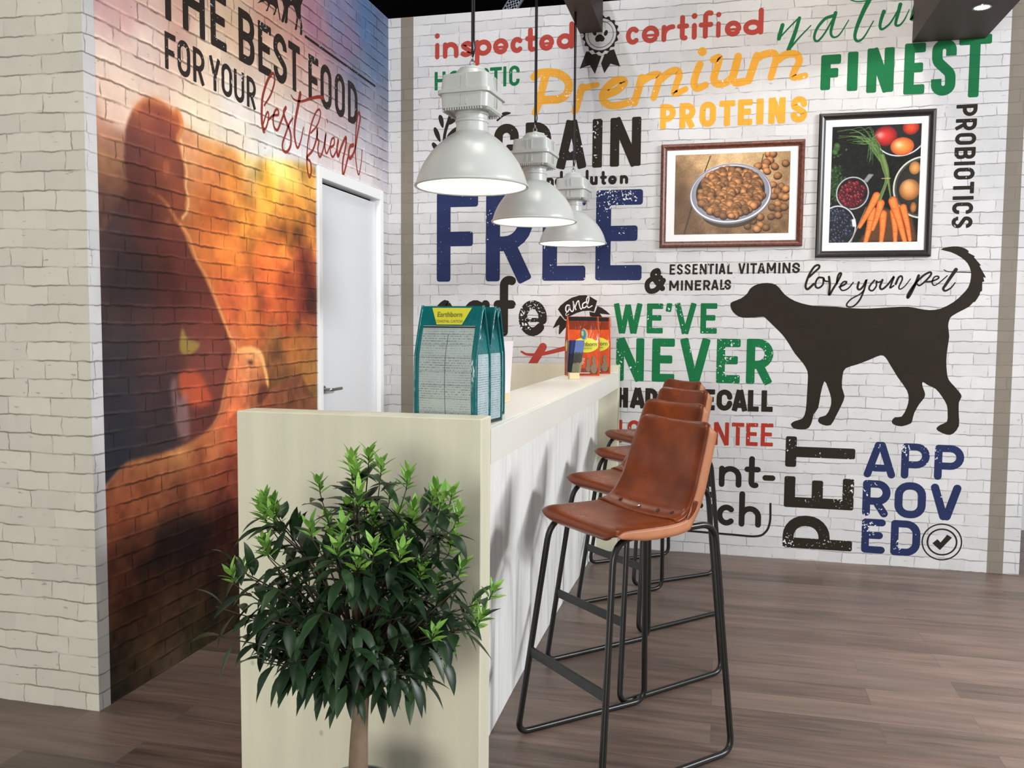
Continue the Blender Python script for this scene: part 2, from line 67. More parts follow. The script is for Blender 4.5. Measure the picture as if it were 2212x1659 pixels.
MP={'head':[(2.788,2.081),(2.801,2.129),(2.836,2.189),(2.889,2.233),(2.942,2.254),(3.024,2.254),(3.08,2.24),(3.104,2.256),(3.124,2.237),(3.143,2.206),(3.139,2.173),(3.112,2.139),(3.134,2.104),(3.151,2.057),(3.168,2.017),(3.16,1.965),(3.175,1.924),(3.164,1.875),(3.175,1.851),(3.15,1.825),(3.102,1.81),(2.987,1.8),(2.84,1.835),(2.784,1.951)],'body':[(2.643,1.696),(2.73,1.801),(2.801,1.895),(2.99,1.89),(3.108,1.803),(3.16,1.755),(3.214,1.672),(3.283,1.602),(3.341,1.528),(3.407,1.436),(3.469,1.341),(3.496,1.268),(3.457,1.181),(3.419,1.087),(3.389,1.01),(3.304,0.94),(3.147,0.898),(2.958,0.881),(2.808,0.882),(2.727,0.854),(2.649,0.808),(2.593,0.793),(2.624,1.651)],'arm':[(3.47,1.401),(3.513,1.353),(3.55,1.312),(3.557,1.279),(3.511,1.247),(3.524,1.182),(3.477,1.103),(3.446,1.025),(3.387,0.943),(3.317,0.935),(3.404,1.044),(3.393,1.156),(3.368,1.26),(3.426,1.338)],'dogface':[(3.496,1.248),(3.541,1.279),(3.619,1.29),(3.698,1.275),(3.747,1.248),(3.779,1.178),(3.803,1.098),(3.742,1.033),(3.675,0.987),(3.519,0.985),(3.416,0.963),(3.373,0.944),(3.446,1.025),(3.492,1.118)],'hand':[(3.083,1.189),(3.156,1.2),(3.232,1.181),(3.295,1.1),(3.321,1.059),(3.228,1.044),(3.14,1.067),(3.093,1.108)],'leaf':[(3.092,1.298),(3.113,1.378),(3.148,1.333),(3.235,1.309),(3.183,1.273),(3.121,1.268)],'cloth':[(3.029,1.149),(3.065,1.175),(3.08,1.087),(3.129,1.113),(3.145,1.022),(3.148,0.917),(3.076,0.941),(3.049,1.032)],'ground':[(2.65,0.85),(2.728,0.891),(2.83,0.916),(2.959,0.916),(3.136,0.915),(3.264,0.926),(3.401,0.949),(3.519,0.985),(4.373,0.901),(4.328,-1.907),(2.595,-0.731)],'dark':[(2.927,0.598),(3.065,0.603),(3.214,0.579),(3.292,0.491),(3.184,0.409),(2.944,0.428),(2.813,0.409),(2.795,0.483),(2.902,0.511)],'hill':[(3.167,2.2),(3.26,2.181),(3.365,2.184),(3.491,2.182),(3.655,2.17),(3.785,2.186),(3.995,2.215),(4.186,2.234),(4.34,2.228),(4.391,2.093),(5.293,1.994),(5.282,-0.005),(2.552,0.648),(2.605,2.115),(2.658,2.115),(2.713,2.109),(2.789,2.094),(2.998,2.139)],'face_rim':[(3.126,2.131),(3.143,2.077),(3.163,2.016),(3.154,1.957),(3.17,1.909),(3.161,1.857),(3.128,1.825)],'chest_rim':[(3.113,1.797),(3.172,1.749),(3.22,1.665),(3.289,1.598),(3.347,1.52),(3.472,1.333),(3.549,1.262)],'hair_rim':[(2.852,2.199),(2.894,2.234),(2.947,2.254),(3.023,2.253),(3.082,2.241),(3.104,2.254),(3.124,2.235),(3.14,2.205),(3.134,2.175)],'ear':[(3.011,2.028),(3.034,2.036),(3.05,2.021),(3.044,1.996),(3.02,1.974),(3.006,1.993)],'eye':[(3.609,1.219),(3.641,1.224),(3.664,1.213),(3.635,1.201)],'snout':[(3.71,1.087),(3.777,1.099),(3.802,1.063),(3.75,1.023),(3.692,1.02)]}
MC={'bg':[(2.654,2.505,205,165,168),(2.669,2.413,218,190,185),(2.803,2.533,212,168,165),(2.922,2.448,232,208,195),(3.31,2.569,240,216,190),(3.126,2.602,225,185,170),(3.519,2.734,238,205,175),(3.833,2.856,230,180,160),(4.3,2.968,190,140,165),(4.099,2.813,228,175,165),(4.633,3.127,140,140,180),(5.013,3.192,95,130,180),(4.752,3.016,150,130,165),(4.877,2.899,120,130,160),(5.152,3.031,100,125,165),(5.15,2.756,150,155,175),(4.626,2.609,205,185,190),(5.091,2.611,190,185,195),(4.295,2.707,235,195,185),(3.915,2.671,240,215,190),(3.51,2.359,241,233,226),(2.702,2.331,236,218,200),(2.698,2.224,228,200,180),(2.794,2.262,236,215,195),(2.733,2.158,222,185,165),(3.507,2.241,238,225,205),(3.262,2.262,242,225,195),(4.091,2.365,226,223,226),(4.623,2.378,226,216,216),(5.005,2.29,215,205,205),(3.819,2.231,230,229,222)],'hl':[(3.922,2.186,246,208,128),(3.655,2.158,240,204,140),(4.069,2.199,232,186,98),(4.266,2.183,222,158,70),(3.209,2.148,208,140,100),(3.364,2.15,222,160,95),(3.362,2.081,200,110,65),(3.502,2.043,208,122,50),(3.816,2.069,228,158,50),(4.084,2.003,202,126,50),(3.357,1.867,190,95,45),(3.648,1.862,215,130,50),(3.986,1.812,200,110,45),(4.261,1.886,175,105,50),(3.492,1.685,225,120,50),(3.807,1.666,215,95,45),(4.176,1.69,140,55,40),(3.982,1.57,190,80,45),(3.488,1.521,212,95,55),(3.803,1.489,200,85,45),(4.173,1.545,120,45,35),(3.637,1.402,215,110,55),(3.978,1.403,180,75,40),(3.886,1.315,150,95,50),(4.07,1.266,170,100,45),(4.247,1.117,160,105,50),(3.972,1.087,112,70,40),(4.245,0.991,110,75,35),(3.828,1.061,100,60,36),(3.848,1.201,130,78,44),(2.694,2.105,185,130,110),(2.739,2.045,140,95,75),(2.68,1.971,135,95,65),(2.706,1.912,115,70,50),(2.685,1.846,80,50,45),(2.729,1.756,75,45,40),(2.678,1.656,55,40,42),(4.865,1.736,150,80,50),(4.858,1.028,110,70,40)],'bd':[(2.893,2.209,155,85,62),(2.997,2.132,120,60,50),(2.836,2.032,100,55,50),(3.05,2.004,140,75,55),(3.126,2.23,185,95,60),(2.991,1.925,120,60,45),(3.128,1.874,150,75,45),(2.88,1.807,85,45,40),(2.728,1.724,60,42,42),(3.098,1.691,105,50,40),(2.771,1.565,50,40,42),(3.217,1.553,110,50,38),(2.766,1.431,60,42,42),(3.092,1.472,95,45,40),(3.344,1.4,120,55,42),(2.713,1.3,45,40,45),(2.971,1.294,75,45,42),(3.273,1.248,115,60,50),(2.706,1.105,38,38,45),(2.966,1.118,60,42,45),(3.269,1.118,125,60,50),(2.701,0.941,35,38,48),(2.961,0.976,50,42,45),(3.265,0.979,95,48,42)],'gr':[(3.074,0.89,188,128,78),(2.849,0.872,165,105,65),(3.33,0.894,190,110,65),(3.473,0.917,200,95,60),(2.697,0.829,150,85,55),(2.845,0.748,140,75,45),(3.194,0.759,150,80,50),(3.438,0.718,140,65,45),(2.692,0.678,130,65,40),(3.067,0.648,105,55,38),(3.39,0.525,80,35,30),(2.736,0.533,90,50,35),(3.185,0.454,55,35,30),(2.732,0.504,95,55,40),(3.056,0.453,50,32,28),(2.828,0.339,70,42,30),(3.306,0.269,55,35,28),(2.931,0.162,95,70,50),(3.171,0.155,75,60,40),(3.372,0.128,60,52,35),(2.718,0.101,60,50,38),(2.984,0.033,110,95,75),(2.657,0.024,45,42,35),(3.167,0.032,80,75,50),(3.966,0.813,120,70,45),(4.598,0.523,80,55,40),(4.845,-0.185,60,50,35)]}
# ------------------------------------------------------------------ helpers
def lin(c):
    c = np.asarray(c, dtype=float) / 255.0
    return np.where(c <= 0.04045, c / 12.92, ((c + 0.055) / 1.055) ** 2.4)


def L4(r, g, b):
    v = lin((r, g, b))
    return (float(v[0]), float(v[1]), float(v[2]), 1.0)


def tag(o, label=None, cat=None, group=None, kind=None):
    if label: o['label'] = label
    if cat: o['category'] = cat
    if group: o['group'] = group
    if kind: o['kind'] = kind
    return o


def empty(name, loc=(0, 0, 0), rz=0.0, label=None, cat=None, group=None):
    o = bpy.data.objects.new(name, None)
    o.empty_display_size = 0.05
    COL.objects.link(o)
    o.location = loc
    o.rotation_euler = (0, 0, rz)
    return tag(o, label, cat, group)


def link_mesh(name, verts, faces, mat, parent=None, smooth=False, bevel=0.0, bevel_seg=2):
    me = bpy.data.meshes.new(name)
    me.from_pydata([tuple(v) for v in verts], [], [tuple(f) for f in faces])
    bm = bmesh.new()
    bm.from_mesh(me)
    if bevel > 0:
        ed = [e for e in bm.edges if len(e.link_faces) == 2 and e.calc_face_angle(0) > 0.5]
        bmesh.ops.bevel(bm, geom=ed, offset=bevel, segments=bevel_seg, affect='EDGES', profile=0.5)
    bmesh.ops.recalc_face_normals(bm, faces=bm.faces)
    bm.to_mesh(me)
    bm.free()
    if smooth:
        me.polygons.foreach_set('use_smooth', [True] * len(me.polygons))
        if smooth != 'all' and hasattr(me, 'set_sharp_from_angle'):
            me.set_sharp_from_angle(angle=math.radians(35))
    me.materials.append(mat)
    o = bpy.data.objects.new(name, me)
    COL.objects.link(o)
    if parent is not None:
        o.parent = parent
    return o


class MB:
    """collects shapes that end up as one mesh"""
    def __init__(self):
        self.v, self.f = [], []

    def add(self, v, f):
        n = len(self.v)
        self.v += [tuple(p) for p in v]
        self.f += [tuple(i + n for i in q) for q in f]
        return self

    def box(self, x0, x1, y0, y1, z0, z1):
        v = [(x, y, z) for z in (z0, z1) for y in (y0, y1) for x in (x0, x1)]
        return self.add(v, [(0, 2, 3, 1), (4, 5, 7, 6), (0, 1, 5, 4), (2, 6, 7, 3), (0, 4, 6, 2), (1, 3, 7, 5)])

    def lathe(self, prof, n=48, center=(0, 0, 0), cap0=False, cap1=False):
        v, f = [], []
        for r, z in prof:
            for i in range(n):
                a = 2 * PI * i / n
                v.append((center[0] + r * math.cos(a), center[1] + r * math.sin(a), center[2] + z))
        for k in range(len(prof) - 1):
            for i in range(n):
                j = (i + 1) % n
                f.append((k * n + i, k * n + j, (k + 1) * n + j, (k + 1) * n + i))
        if cap0: f.append(tuple(reversed(range(n))))
        if cap1: f.append(tuple((len(prof) - 1) * n + i for i in range(n)))
        return self.add(v, f)

    def tube(self, pts, r, n=10, closed=False, caps=True):
        P = [Vector(p) for p in pts]
        m = len(P)
        rs = r if isinstance(r, (list, tuple)) else [r] * m
        T = []
        for i in range(m):
            if closed:
                t = P[(i + 1) % m] - P[i - 1]
            else:
                t = P[min(i + 1, m - 1)] - P[max(i - 1, 0)]
            T.append(t.normalized())
        up = Vector((0, 0, 1)) if abs(T[0].z) < 0.9 else Vector((1, 0, 0))
        N = (up - T[0] * up.dot(T[0])).normalized()
        v, f = [], []
        for i in range(m):
            N = (N - T[i] * N.dot(T[i])).normalized()
            B = T[i].cross(N)
            for k in range(n):
                a = 2 * PI * k / n
                v.append(P[i] + (N * math.cos(a) + B * math.sin(a)) * rs[i])
        last = m if closed else m - 1
        for i in range(last):
            i2 = (i + 1) % m
            for k in range(n):
                k2 = (k + 1) % n
                f.append((i * n + k, i * n + k2, i2 * n + k2, i2 * n + k))
        if not closed and caps:
            f.append(tuple(reversed(range(n))))
            f.append(tuple((m - 1) * n + k for k in range(n)))
        return self.add(v, f)

    def build(self, name, mat, parent=None, **kw):
        return link_mesh(name, self.v, self.f, mat, parent, **kw)


def fillet(pts, r, seg=6, closed=False):
    P = [Vector(p) for p in pts]
    out = []
    n = len(P)
    for i in range(n):
        if not closed and i in (0, n - 1):
            out.append(P[i]); continue
        a, b, c = P[i - 1], P[i], P[(i + 1) % n]
        d1, d2 = (a - b), (c - b)
        ri = r[i] if isinstance(r, (list, tuple)) else r
        t = min(ri, d1.length * 0.48, d2.length * 0.48)
        p, q = b + d1.normalized() * t, b + d2.normalized() * t
        for k in range(seg + 1):
            u = k / seg
            out.append(p * (1 - u) ** 2 + b * 2 * u * (1 - u) + q * u * u)
    return out


def catmull(pts, n=6, closed=False):
    P = [np.array(p, float) for p in pts]
    m = len(P)
    if m < 3 and not closed: return P
    out = []
    rng = range(m) if closed else range(m - 1)
    for i in rng:
        p1, p2 = P[i], P[(i + 1) % m]
        p0 = P[i - 1] if (i > 0 or closed) else 2 * p1 - p2
        p3 = P[(i + 2) % m] if (i + 2 < m or closed) else 2 * p2 - p1
        for k in range(n):
            t = k / n
            out.append(0.5 * ((2 * p1) + (-p0 + p2) * t + (2 * p0 - 5 * p1 + 4 * p2 - p3) * t * t + (-p0 + 3 * p1 - 3 * p2 + p3) * t ** 3))
    if not closed: out.append(P[-1])
    return out


# ------------------------------------------------------------------ materials
class NT:
    def __init__(self, name):
        self.m = bpy.data.materials.new(name)
        self.m.use_nodes = True
        self.t = self.m.node_tree
        self.b = self.t.nodes['Principled BSDF']

    def n(self, kind, **kw):
        nd = self.t.nodes.new(kind)
        for k, v in kw.items():
            if k.startswith('i_'):
                key = k[2:]
                key = int(key) if key.isdigit() else key.replace('_', ' ')
                self.set(nd.inputs[key], v)
            else:
                setattr(nd, k, v)
        return nd

    def set(self, sock, v):
        if isinstance(v, bpy.types.NodeSocket):
            self.t.links.new(v, sock)
        else:
            sock.default_value = v

    def math(self, op, a, b=0.0, clamp=False):
        nd = self.n('ShaderNodeMath', operation=op, use_clamp=clamp)
        self.set(nd.inputs[0], a); self.set(nd.inputs[1], b)
        return nd.outputs[0]

    def mix(self, fac, a, b, mode='MIX'):
        nd = self.n('ShaderNodeMixRGB', blend_type=mode)
        self.set(nd.inputs[0], fac); self.set(nd.inputs[1], a); self.set(nd.inputs[2], b)
        return nd.outputs[0]

    def ramp(self, fac, p0, p1, c0=0.0, c1=1.0):
        nd = self.n('ShaderNodeMapRange')
        self.set(nd.inputs[0], fac)
        nd.inputs[1].default_value = p0; nd.inputs[2].default_value = p1
        nd.inputs[3].default_value = c0; nd.inputs[4].default_value = c1
        return nd.outputs[0]

    def noise(self, vec, scale, detail=3.0, rough=0.5):
        nd = self.n('ShaderNodeTexNoise')
        if vec is not None: self.set(nd.inputs['Vector'], vec)
        nd.inputs['Scale'].default_value = scale
        nd.inputs['Detail'].default_value = detail
        nd.inputs['Roughness'].default_value = rough
        return nd.outputs['Fac']

    def coords(self):
        tc = self.n('ShaderNodeTexCoord')
        return tc.outputs['Object']

    def scaled(self, vec, s):
        nd = self.n('ShaderNodeMapping')
        self.set(nd.inputs[0], vec)
        nd.inputs['Scale'].default_value = s
        return nd.outputs[0]

    def bump(self, h, strength=0.3, dist=0.01):
        nd = self.n('ShaderNodeBump')
        nd.inputs['Strength'].default_value = strength
        nd.inputs['Distance'].default_value = dist
        self.set(nd.inputs['Height'], h)
        self.t.links.new(nd.outputs[0], self.b.inputs['Normal'])

    def col(self, c): self.set(self.b.inputs['Base Color'], c); return self
    def rough(self, v): self.set(self.b.inputs['Roughness'], v); return self
    def metal(self, v): self.set(self.b.inputs['Metallic'], v); return self
    def spec(self, v): self.set(self.b.inputs['Specular IOR Level'], v); return self


def plain(name, rgb, rough=0.5, metal=0.0, spec=0.5, var=0.0, scale=12.0, coat=0.0):
    k = NT(name)
    c = L4(*rgb)
    if var > 0:
        f = k.noise(k.coords(), scale, 4)
        d = tuple(x * (1 - var) for x in c[:3]) + (1,)
        e = tuple(min(1, x * (1 + var)) for x in c[:3]) + (1,)
        k.col(k.mix(f, d, e))
    else:
        k.col(c)
    k.rough(rough).metal(metal).spec(spec)
    if coat: k.b.inputs['Coat Weight'].default_value = coat
    return k.m


ROW, BW = 0.0663, 0.185


def brick_nodes(k, axis, lw=1.0):
    """printed brick pattern: returns (line mask, tone 0..1, bump height); axis 'x' walls along x, 'y' walls along y"""
    pos = k.coords()
    sp = k.n('ShaderNodeSeparateXYZ'); k.set(sp.inputs[0], pos)
    u = sp.outputs[0] if axis == 'x' else sp.outputs[1]
    z = sp.outputs[2]
    n1 = k.noise(pos, 3.0, 3)
    n2 = k.noise(pos, 22.0, 3)
    zz = k.math('ADD', z, k.math('MULTIPLY', k.math('SUBTRACT', n1, 0.5), 0.026))
    zz = k.math('ADD', zz, k.math('MULTIPLY', k.math('SUBTRACT', n2, 0.5), 0.013))
    uu = k.math('ADD', u, k.math('MULTIPLY', k.math('SUBTRACT', n2, 0.5), 0.022))
    cb = k.n('ShaderNodeCombineXYZ'); k.set(cb.inputs[0], uu); k.set(cb.inputs[1], zz)
    br = k.n('ShaderNodeTexBrick', offset=0.47, squash=0.72, squash_frequency=3)
    k.set(br.inputs['Vector'], cb.outputs[0])
    br.inputs['Scale'].default_value = 1.0
    br.inputs['Brick Width'].default_value = BW
    br.inputs['Row Height'].default_value = ROW
    br.inputs['Mortar Size'].default_value = 0.0026 * lw
    br.inputs['Mortar Smooth'].default_value = 0.35
    br.inputs['Color1'].default_value = (0, 0, 0, 1)
    br.inputs['Color2'].default_value = (1, 1, 1, 1)
    br.inputs['Mortar'].default_value = (0.5, 0.5, 0.5, 1)
    fr = k.math('FRACT', k.math('DIVIDE', zz, ROW))
    d = k.math('MINIMUM', fr, k.math('SUBTRACT', 1.0, fr))
    hline = k.ramp(d, 0.014 * lw, 0.062 * lw, 1.0, 0.0)
    patch = k.ramp(k.noise(pos, 5.5, 3, 0.6), 0.36, 0.56, 0.12, 1.0)
    patch2 = k.ramp(k.noise(pos, 9.0, 2, 0.6), 0.42, 0.60, 0.05, 0.85)
    vline = k.math('SUBTRACT', br.outputs['Fac'], hline, True)
    line = k.math('ADD', k.math('MULTIPLY', hline, patch), k.math('MULTIPLY', vline, patch2), True)
    # worn nicks on the brick faces
    nick = k.ramp(k.noise(k.scaled(pos, (7, 7, 22)), 3.0, 2, 0.5), 0.70, 0.745, 0.0, 0.55)
    line = k.math('MAXIMUM', line, nick)
    tone = k.math('ADD', k.math('MULTIPLY', br.outputs['Color'], 0.45), k.math('MULTIPLY', k.noise(pos, 14.0, 4, 0.6), 0.55))
    h = k.math('SUBTRACT', k.math('MULTIPLY', k.noise(pos, 40.0, 3), 0.25), br.outputs['Fac'])
    br_edge = k.math('MULTIPLY', k.ramp(fr, 0.0, 0.22, 1.0, 0.0), k.ramp(fr, 0.0, 0.05, 0.0, 1.0))
    k.edge = br_edge
    return line, tone, h, pos


def white_brick(name, axis, light_rgb=(211, 211, 211), dark_rgb=(184, 184, 185), line_rgb=(112, 108, 108)):
    k = NT(name)
    line, tone, h, pos = brick_nodes(k, axis)
    base = k.mix(tone, L4(*dark_rgb), L4(*light_rgb))
    k.col(k.mix(k.math('MULTIPLY', line, 0.85), base, L4(*line_rgb)))
    k.rough(0.62).spec(0.25)
    k.bump(h, 0.12, 0.004)
    return k.m


def ink(name, rgb, axis='x', worn=0.5, line=0.18, see=0.0):
    """printed lettering: the ink, thinned where it looks worn, brick joints faintly through it"""
    k = NT(name)
    ln, tone, h, pos = brick_nodes(k, axis)
    c = L4(*rgb)
    base = k.mix(tone, tuple(x * 0.88 for x in c[:3]) + (1,), tuple(min(1, x * 1.1) for x in c[:3]) + (1,))
    base = k.mix(k.math('MULTIPLY', ln, line), base, (0.02, 0.02, 0.02, 1))
    if worn > 0:
        area = k.ramp(k.noise(pos, 7.0, 2, 0.5), 0.50, 0.70, 0.0, 1.0)
        fine = k.noise(pos, 70.0, 2, 0.6)
        thr = k.math('SUBTRACT', 0.74, k.math('MULTIPLY', area, 0.165 * worn))
        spk = k.math('GREATER_THAN', fine, thr)
        base = k.mix(spk, base, L4(222, 222, 224))
    k.col(base).rough(0.65).spec(0.12)
    return k.m


def attr_print(name, axis=None, line_rgb=(25, 14, 10), rough=0.55, amt=0.85):
    k = NT(name)
    at = k.n('ShaderNodeVertexColor', layer_name='print')
    c = at.outputs['Color']
    if axis:
        ln, tone, h, pos = brick_nodes(k, axis, 1.75)
        c = k.mix(1.0, c, k.mix(tone, (0.82, 0.82, 0.82, 1), (1.2, 1.2, 1.2, 1)), 'MULTIPLY')
        hi = k.ramp(k.noise(pos, 13.0, 3, 0.6), 0.5, 0.8, 0.0, 0.25)
        c = k.mix(hi, c, k.mix(1.0, c, (1.5, 1.45, 1.4, 1), 'MULTIPLY'))
        eg = k.math('MULTIPLY', k.edge, k.ramp(k.noise(pos, 8.0, 2), 0.4, 0.6, 0.15, 0.75))
        c = k.mix(eg, c, k.mix(1.0, k.mix(1.0, c, (1.8, 1.7, 1.6, 1), 'MULTIPLY'), (0.05, 0.034, 0.026, 1), 'ADD'))
        c = k.mix(k.math('MULTIPLY', ln, amt), c, k.mix(1.0, c, (0.18, 0.15, 0.14, 1), 'MULTIPLY'))
        k.bump(h, 0.15, 0.004)
    k.col(c).rough(rough).spec(0.3)
    return k.m


def wood_floor():
    k = NT('dark vinyl planks')
    pos = k.coords()
    br = k.n('ShaderNodeTexBrick', offset=0.37, offset_frequency=2)
    k.set(br.inputs['Vector'], pos)
    br.inputs['Scale'].default_value = 1.0
    br.inputs['Brick Width'].default_value = 0.92
    br.inputs['Row Height'].default_value = 0.152
    br.inputs['Mortar Size'].default_value = 0.0008
    br.inputs['Mortar Smooth'].default_value = 0.2
    br.inputs['Color1'].default_value = (0, 0, 0, 1)
    br.inputs['Color2'].default_value = (1, 1, 1, 1)
    br.inputs['Mortar'].default_value = (0.3, 0.3, 0.3, 1)
    off = k.n('ShaderNodeVectorMath', operation='ADD')
    sc = k.n('ShaderNodeVectorMath', operation='SCALE'); k.set(sc.inputs[0], br.outputs['Color']); sc.inputs['Scale'].default_value = 7.3
    k.set(off.inputs[0], pos); k.set(off.inputs[1], sc.outputs[0])
    g1 = k.noise(k.scaled(off.outputs[0], (1.0, 9.0, 1)), 2.2, 5, 0.6)
    g2 = k.noise(k.scaled(off.outputs[0], (1.6, 60.0, 1)), 2.0, 4, 0.6)
    g3 = k.noise(k.scaled(off.outputs[0], (1.5, 5.0, 1)), 1.3, 2, 0.5)
    t = k.math('ADD', k.math('MULTIPLY', g1, 0.55), k.math('MULTIPLY', g2, 0.45))
    t = k.ramp(t, 0.34, 0.66, 0.0, 1.0)
    c = k.mix(t, L4(60, 50, 43), L4(120, 103, 93))
    c2 = k.mix(t, L4(62, 49, 42), L4(132, 109, 97))
    c = k.mix(k.ramp(g3, 0.42, 0.6), c, c2)
    c = k.mix(0.36, c, k.mix(br.outputs['Color'], L4(64, 53, 46), L4(132, 113, 102)))
    streak = k.ramp(k.noise(k.scaled(off.outputs[0], (2.2, 26.0, 1)), 2.4, 3, 0.6), 0.66, 0.74, 0.0, 0.5)
    c = k.mix(streak, c, L4(52, 42, 40))
    c = k.mix(k.math('MULTIPLY', br.outputs['Fac'], 0.55), c, L4(38, 30, 28))
    k.col(c)
    k.rough(k.ramp(g2, 0.3, 0.7, 0.34, 0.5)).spec(0.5)
    k.bump(k.math('SUBTRACT', k.math('MULTIPLY', g2, 0.4), br.outputs['Fac']), 0.08, 0.002)
    return k.m


def pale_wood(name='whitewashed pine', a=(222, 219, 194), b=(206, 206, 182), axis=2):
    k = NT(name)
    pos = k.coords()
    s = [9.0, 9.0, 9.0]; s[axis] = 0.9
    g = k.noise(k.scaled(pos, tuple(s)), 1.6, 4, 0.55)
    g2 = k.noise(pos, 2.2, 2)
    c = k.mix(k.ramp(g, 0.3, 0.7), L4(*b), L4(*a))
    c = k.mix(k.ramp(g2, 0.4, 0.7, 0.0, 0.4), c, L4(216, 206, 188))
    vo = k.n('ShaderNodeTexVoronoi'); k.set(vo.inputs['Vector'], k.scaled(pos, (1, 1, 0.8))); vo.inputs['Scale'].default_value = 6.5
    kn = k.ramp(vo.outputs['Distance'], 0.02, 0.06, 0.55, 0.0)
    sel = k.ramp(k.noise(pos, 3.1, 1), 0.48, 0.52)
    c = k.mix(k.math('MULTIPLY', kn, sel), c, L4(150, 144, 124))
    k.col(c).rough(0.5).spec(0.35)
    return k.m


def streaked_panel():
    k = NT('pale marbled laminate')
    pos = k.coords()
    v = k.noise(k.scaled(pos, (9, 9, 0.7)), 1.8, 4, 0.6)
    d = k.noise(k.scaled(pos, (5, 5, 1.6)), 1.0, 3, 0.6)
    c = k.mix(k.ramp(v, 0.35, 0.65), L4(236, 238, 234), L4(246, 247, 243))
    c = k.mix(k.ramp(k.noise(k.scaled(pos, (30, 30, 0.8)), 1.5, 3, 0.6), 0.56, 0.70, 0.0, 0.4), c, L4(182, 186, 184))
    c = k.mix(k.ramp(d, 0.50, 0.62, 0.0, 0.30), c, L4(186, 188, 184))
    k.col(c).rough(0.45).spec(0.35)
    return k.m


def leather(name, a, b, rough=0.29):
    k = NT(name)
    pos = k.coords()
    n1 = k.noise(pos, 7.0, 4, 0.6); n2 = k.noise(pos, 260.0, 2)
    c = k.mix(k.ramp(n1, 0.32, 0.68), L4(*a), L4(*b))
    k.col(c).rough(k.ramp(n1, 0.3, 0.7, rough + 0.07, rough - 0.04)).spec(0.28)
    k.bump(n2, 0.08, 0.001)
    return k.m


def wood_frame(name, a, b):
    k = NT(name)
    pos = k.coords()
    g = k.noise(k.scaled(pos, (4, 4, 4)), 14.0, 4, 0.7)
    k.col(k.mix(k.ramp(g, 0.35, 0.65), L4(*a), L4(*b))).rough(0.35).spec(0.5)
    return k.m


def glow(name, rgb, strength):
    k = NT(name)
    k.col((0.9, 0.9, 0.88, 1))
    k.b.inputs['Emission Color'].default_value = rgb + (1,)
    k.b.inputs['Emission Strength'].default_value = strength
    return k.m


def small_print(name, base, dark, rows=95.0, cols=60.0, density=0.52, axis_u=0, gloss=0.17):
    """paper-like label with lines of tiny illegible print"""
    k = NT(name)
    pos = k.coords()
    sp = k.n('ShaderNodeSeparateXYZ'); k.set(sp.inputs[0], pos)
    rowf = k.math('FRACT', k.math('MULTIPLY', sp.outputs[2], rows))
    inrow = k.math('MULTIPLY', k.math('GREATER_THAN', rowf, 0.35), k.math('LESS_THAN', rowf, 0.8))
    cb = k.n('ShaderNodeCombineXYZ')
    k.set(cb.inputs[0], k.math('MULTIPLY', sp.outputs[axis_u], cols * 14))
    k.set(cb.inputs[1], k.math('FLOOR', k.math('MULTIPLY', sp.outputs[2], rows)))
    t = k.noise(cb.outputs[0], 0.9, 2)
    big = k.noise(k.scaled(pos, (8, 8, 20)), 1.0, 2)
    ison = k.math('MULTIPLY', inrow, k.math('GREATER_THAN', k.math('ADD', t, k.math('MULTIPLY', k.math('SUBTRACT', big, 0.5), 0.5)), density))
    k.col(k.mix(k.math('MULTIPLY', ison, 0.75), L4(*base), L4(*dark))).rough(gloss).spec(0.5)
    w = k.noise(k.scaled(pos, (14, 14, 5)), 1.5, 2)
    k.bump(w, 0.45, 0.012)
    return k.m


def film(name, rgb, rough=0.22):
    k = NT(name)
    pos = k.coords()
    n = k.noise(pos, 24.0, 3, 0.6)
    c = L4(*rgb)
    k.col(k.mix(n, tuple(x * 0.7 for x in c[:3]) + (1,), tuple(min(1, x * 1.25) for x in c[:3]) + (1,)))
    k.rough(rough).spec(0.6)
    k.bump(k.noise(k.scaled(pos, (16, 16, 7)), 1.6, 3), 0.6, 0.012)
    return k.m


def leaf_mat(name, a, b, rough=0.4):
    k = NT(name)
    pos = k.coords()
    rnd = k.n('ShaderNodeVertexColor', layer_name='tint')
    c = k.mix(rnd.outputs['Color'], L4(*a), L4(*b))
    k.col(c).rough(rough).spec(0.35)
    return k.m


M = {}
M['floor'] = wood_floor()
M['brick_x'] = white_brick('white brick paper, long wall', 'x')
M['brick_front'] = white_brick('white brick paper, end wall', 'x', (224, 219, 204), (200, 196, 182), (122, 114, 104))
M['brick_y'] = white_brick('white brick paper, side wall', 'y')
M['black'] = plain('unlit hall black', (8, 8, 10), 0.9, spec=0.1)  # darkness of the unlit hall put into the colour of its ceiling and wall
M['wall_grey'] = plain('pale grey panel', (205, 208, 210), 0.6, var=0.05, scale=3)
M['band'] = ink('taupe printed band', (128, 120, 110), 'x', 0.0, 0.25)
M['pine'] = pale_wood()
M['worktop'] = plain('cream white laminate', (236, 233, 222), 0.38, var=0.03, scale=4)
M['fascia'] = plain('white laminate', (228, 228, 218), 0.42, var=0.02, scale=4)
M['panel'] = streaked_panel()
M['door'] = plain('white gloss door', (222, 225, 228), 0.25, var=0.01)
M['door_frame'] = plain('white lacquer', (238, 240, 240), 0.4)
M['steel'] = plain('brushed steel', (150, 150, 148), 0.3, 1.0)
M['lamp'] = plain('white enamel', (188, 191, 187), 0.28, var=0.01, spec=0.5)
M['lamp_in'] = plain('white reflector', (245, 244, 238), 0.5)
M['bulb'] = glow('lit bulb', (1.0, 0.95, 0.86), 14.0)
M['cord'] = plain('black cord', (16, 16, 18), 0.6)
M['beam'] = plain('dark brown beam', (62, 49, 43), 0.6, var=0.12, scale=6)
M['leather'] = leather('tan brown leather', (86, 36, 12), (126, 58, 24))
M['leather_edge'] = leather('raw tan leather', (160, 106, 74), (184, 126, 92), 0.45)
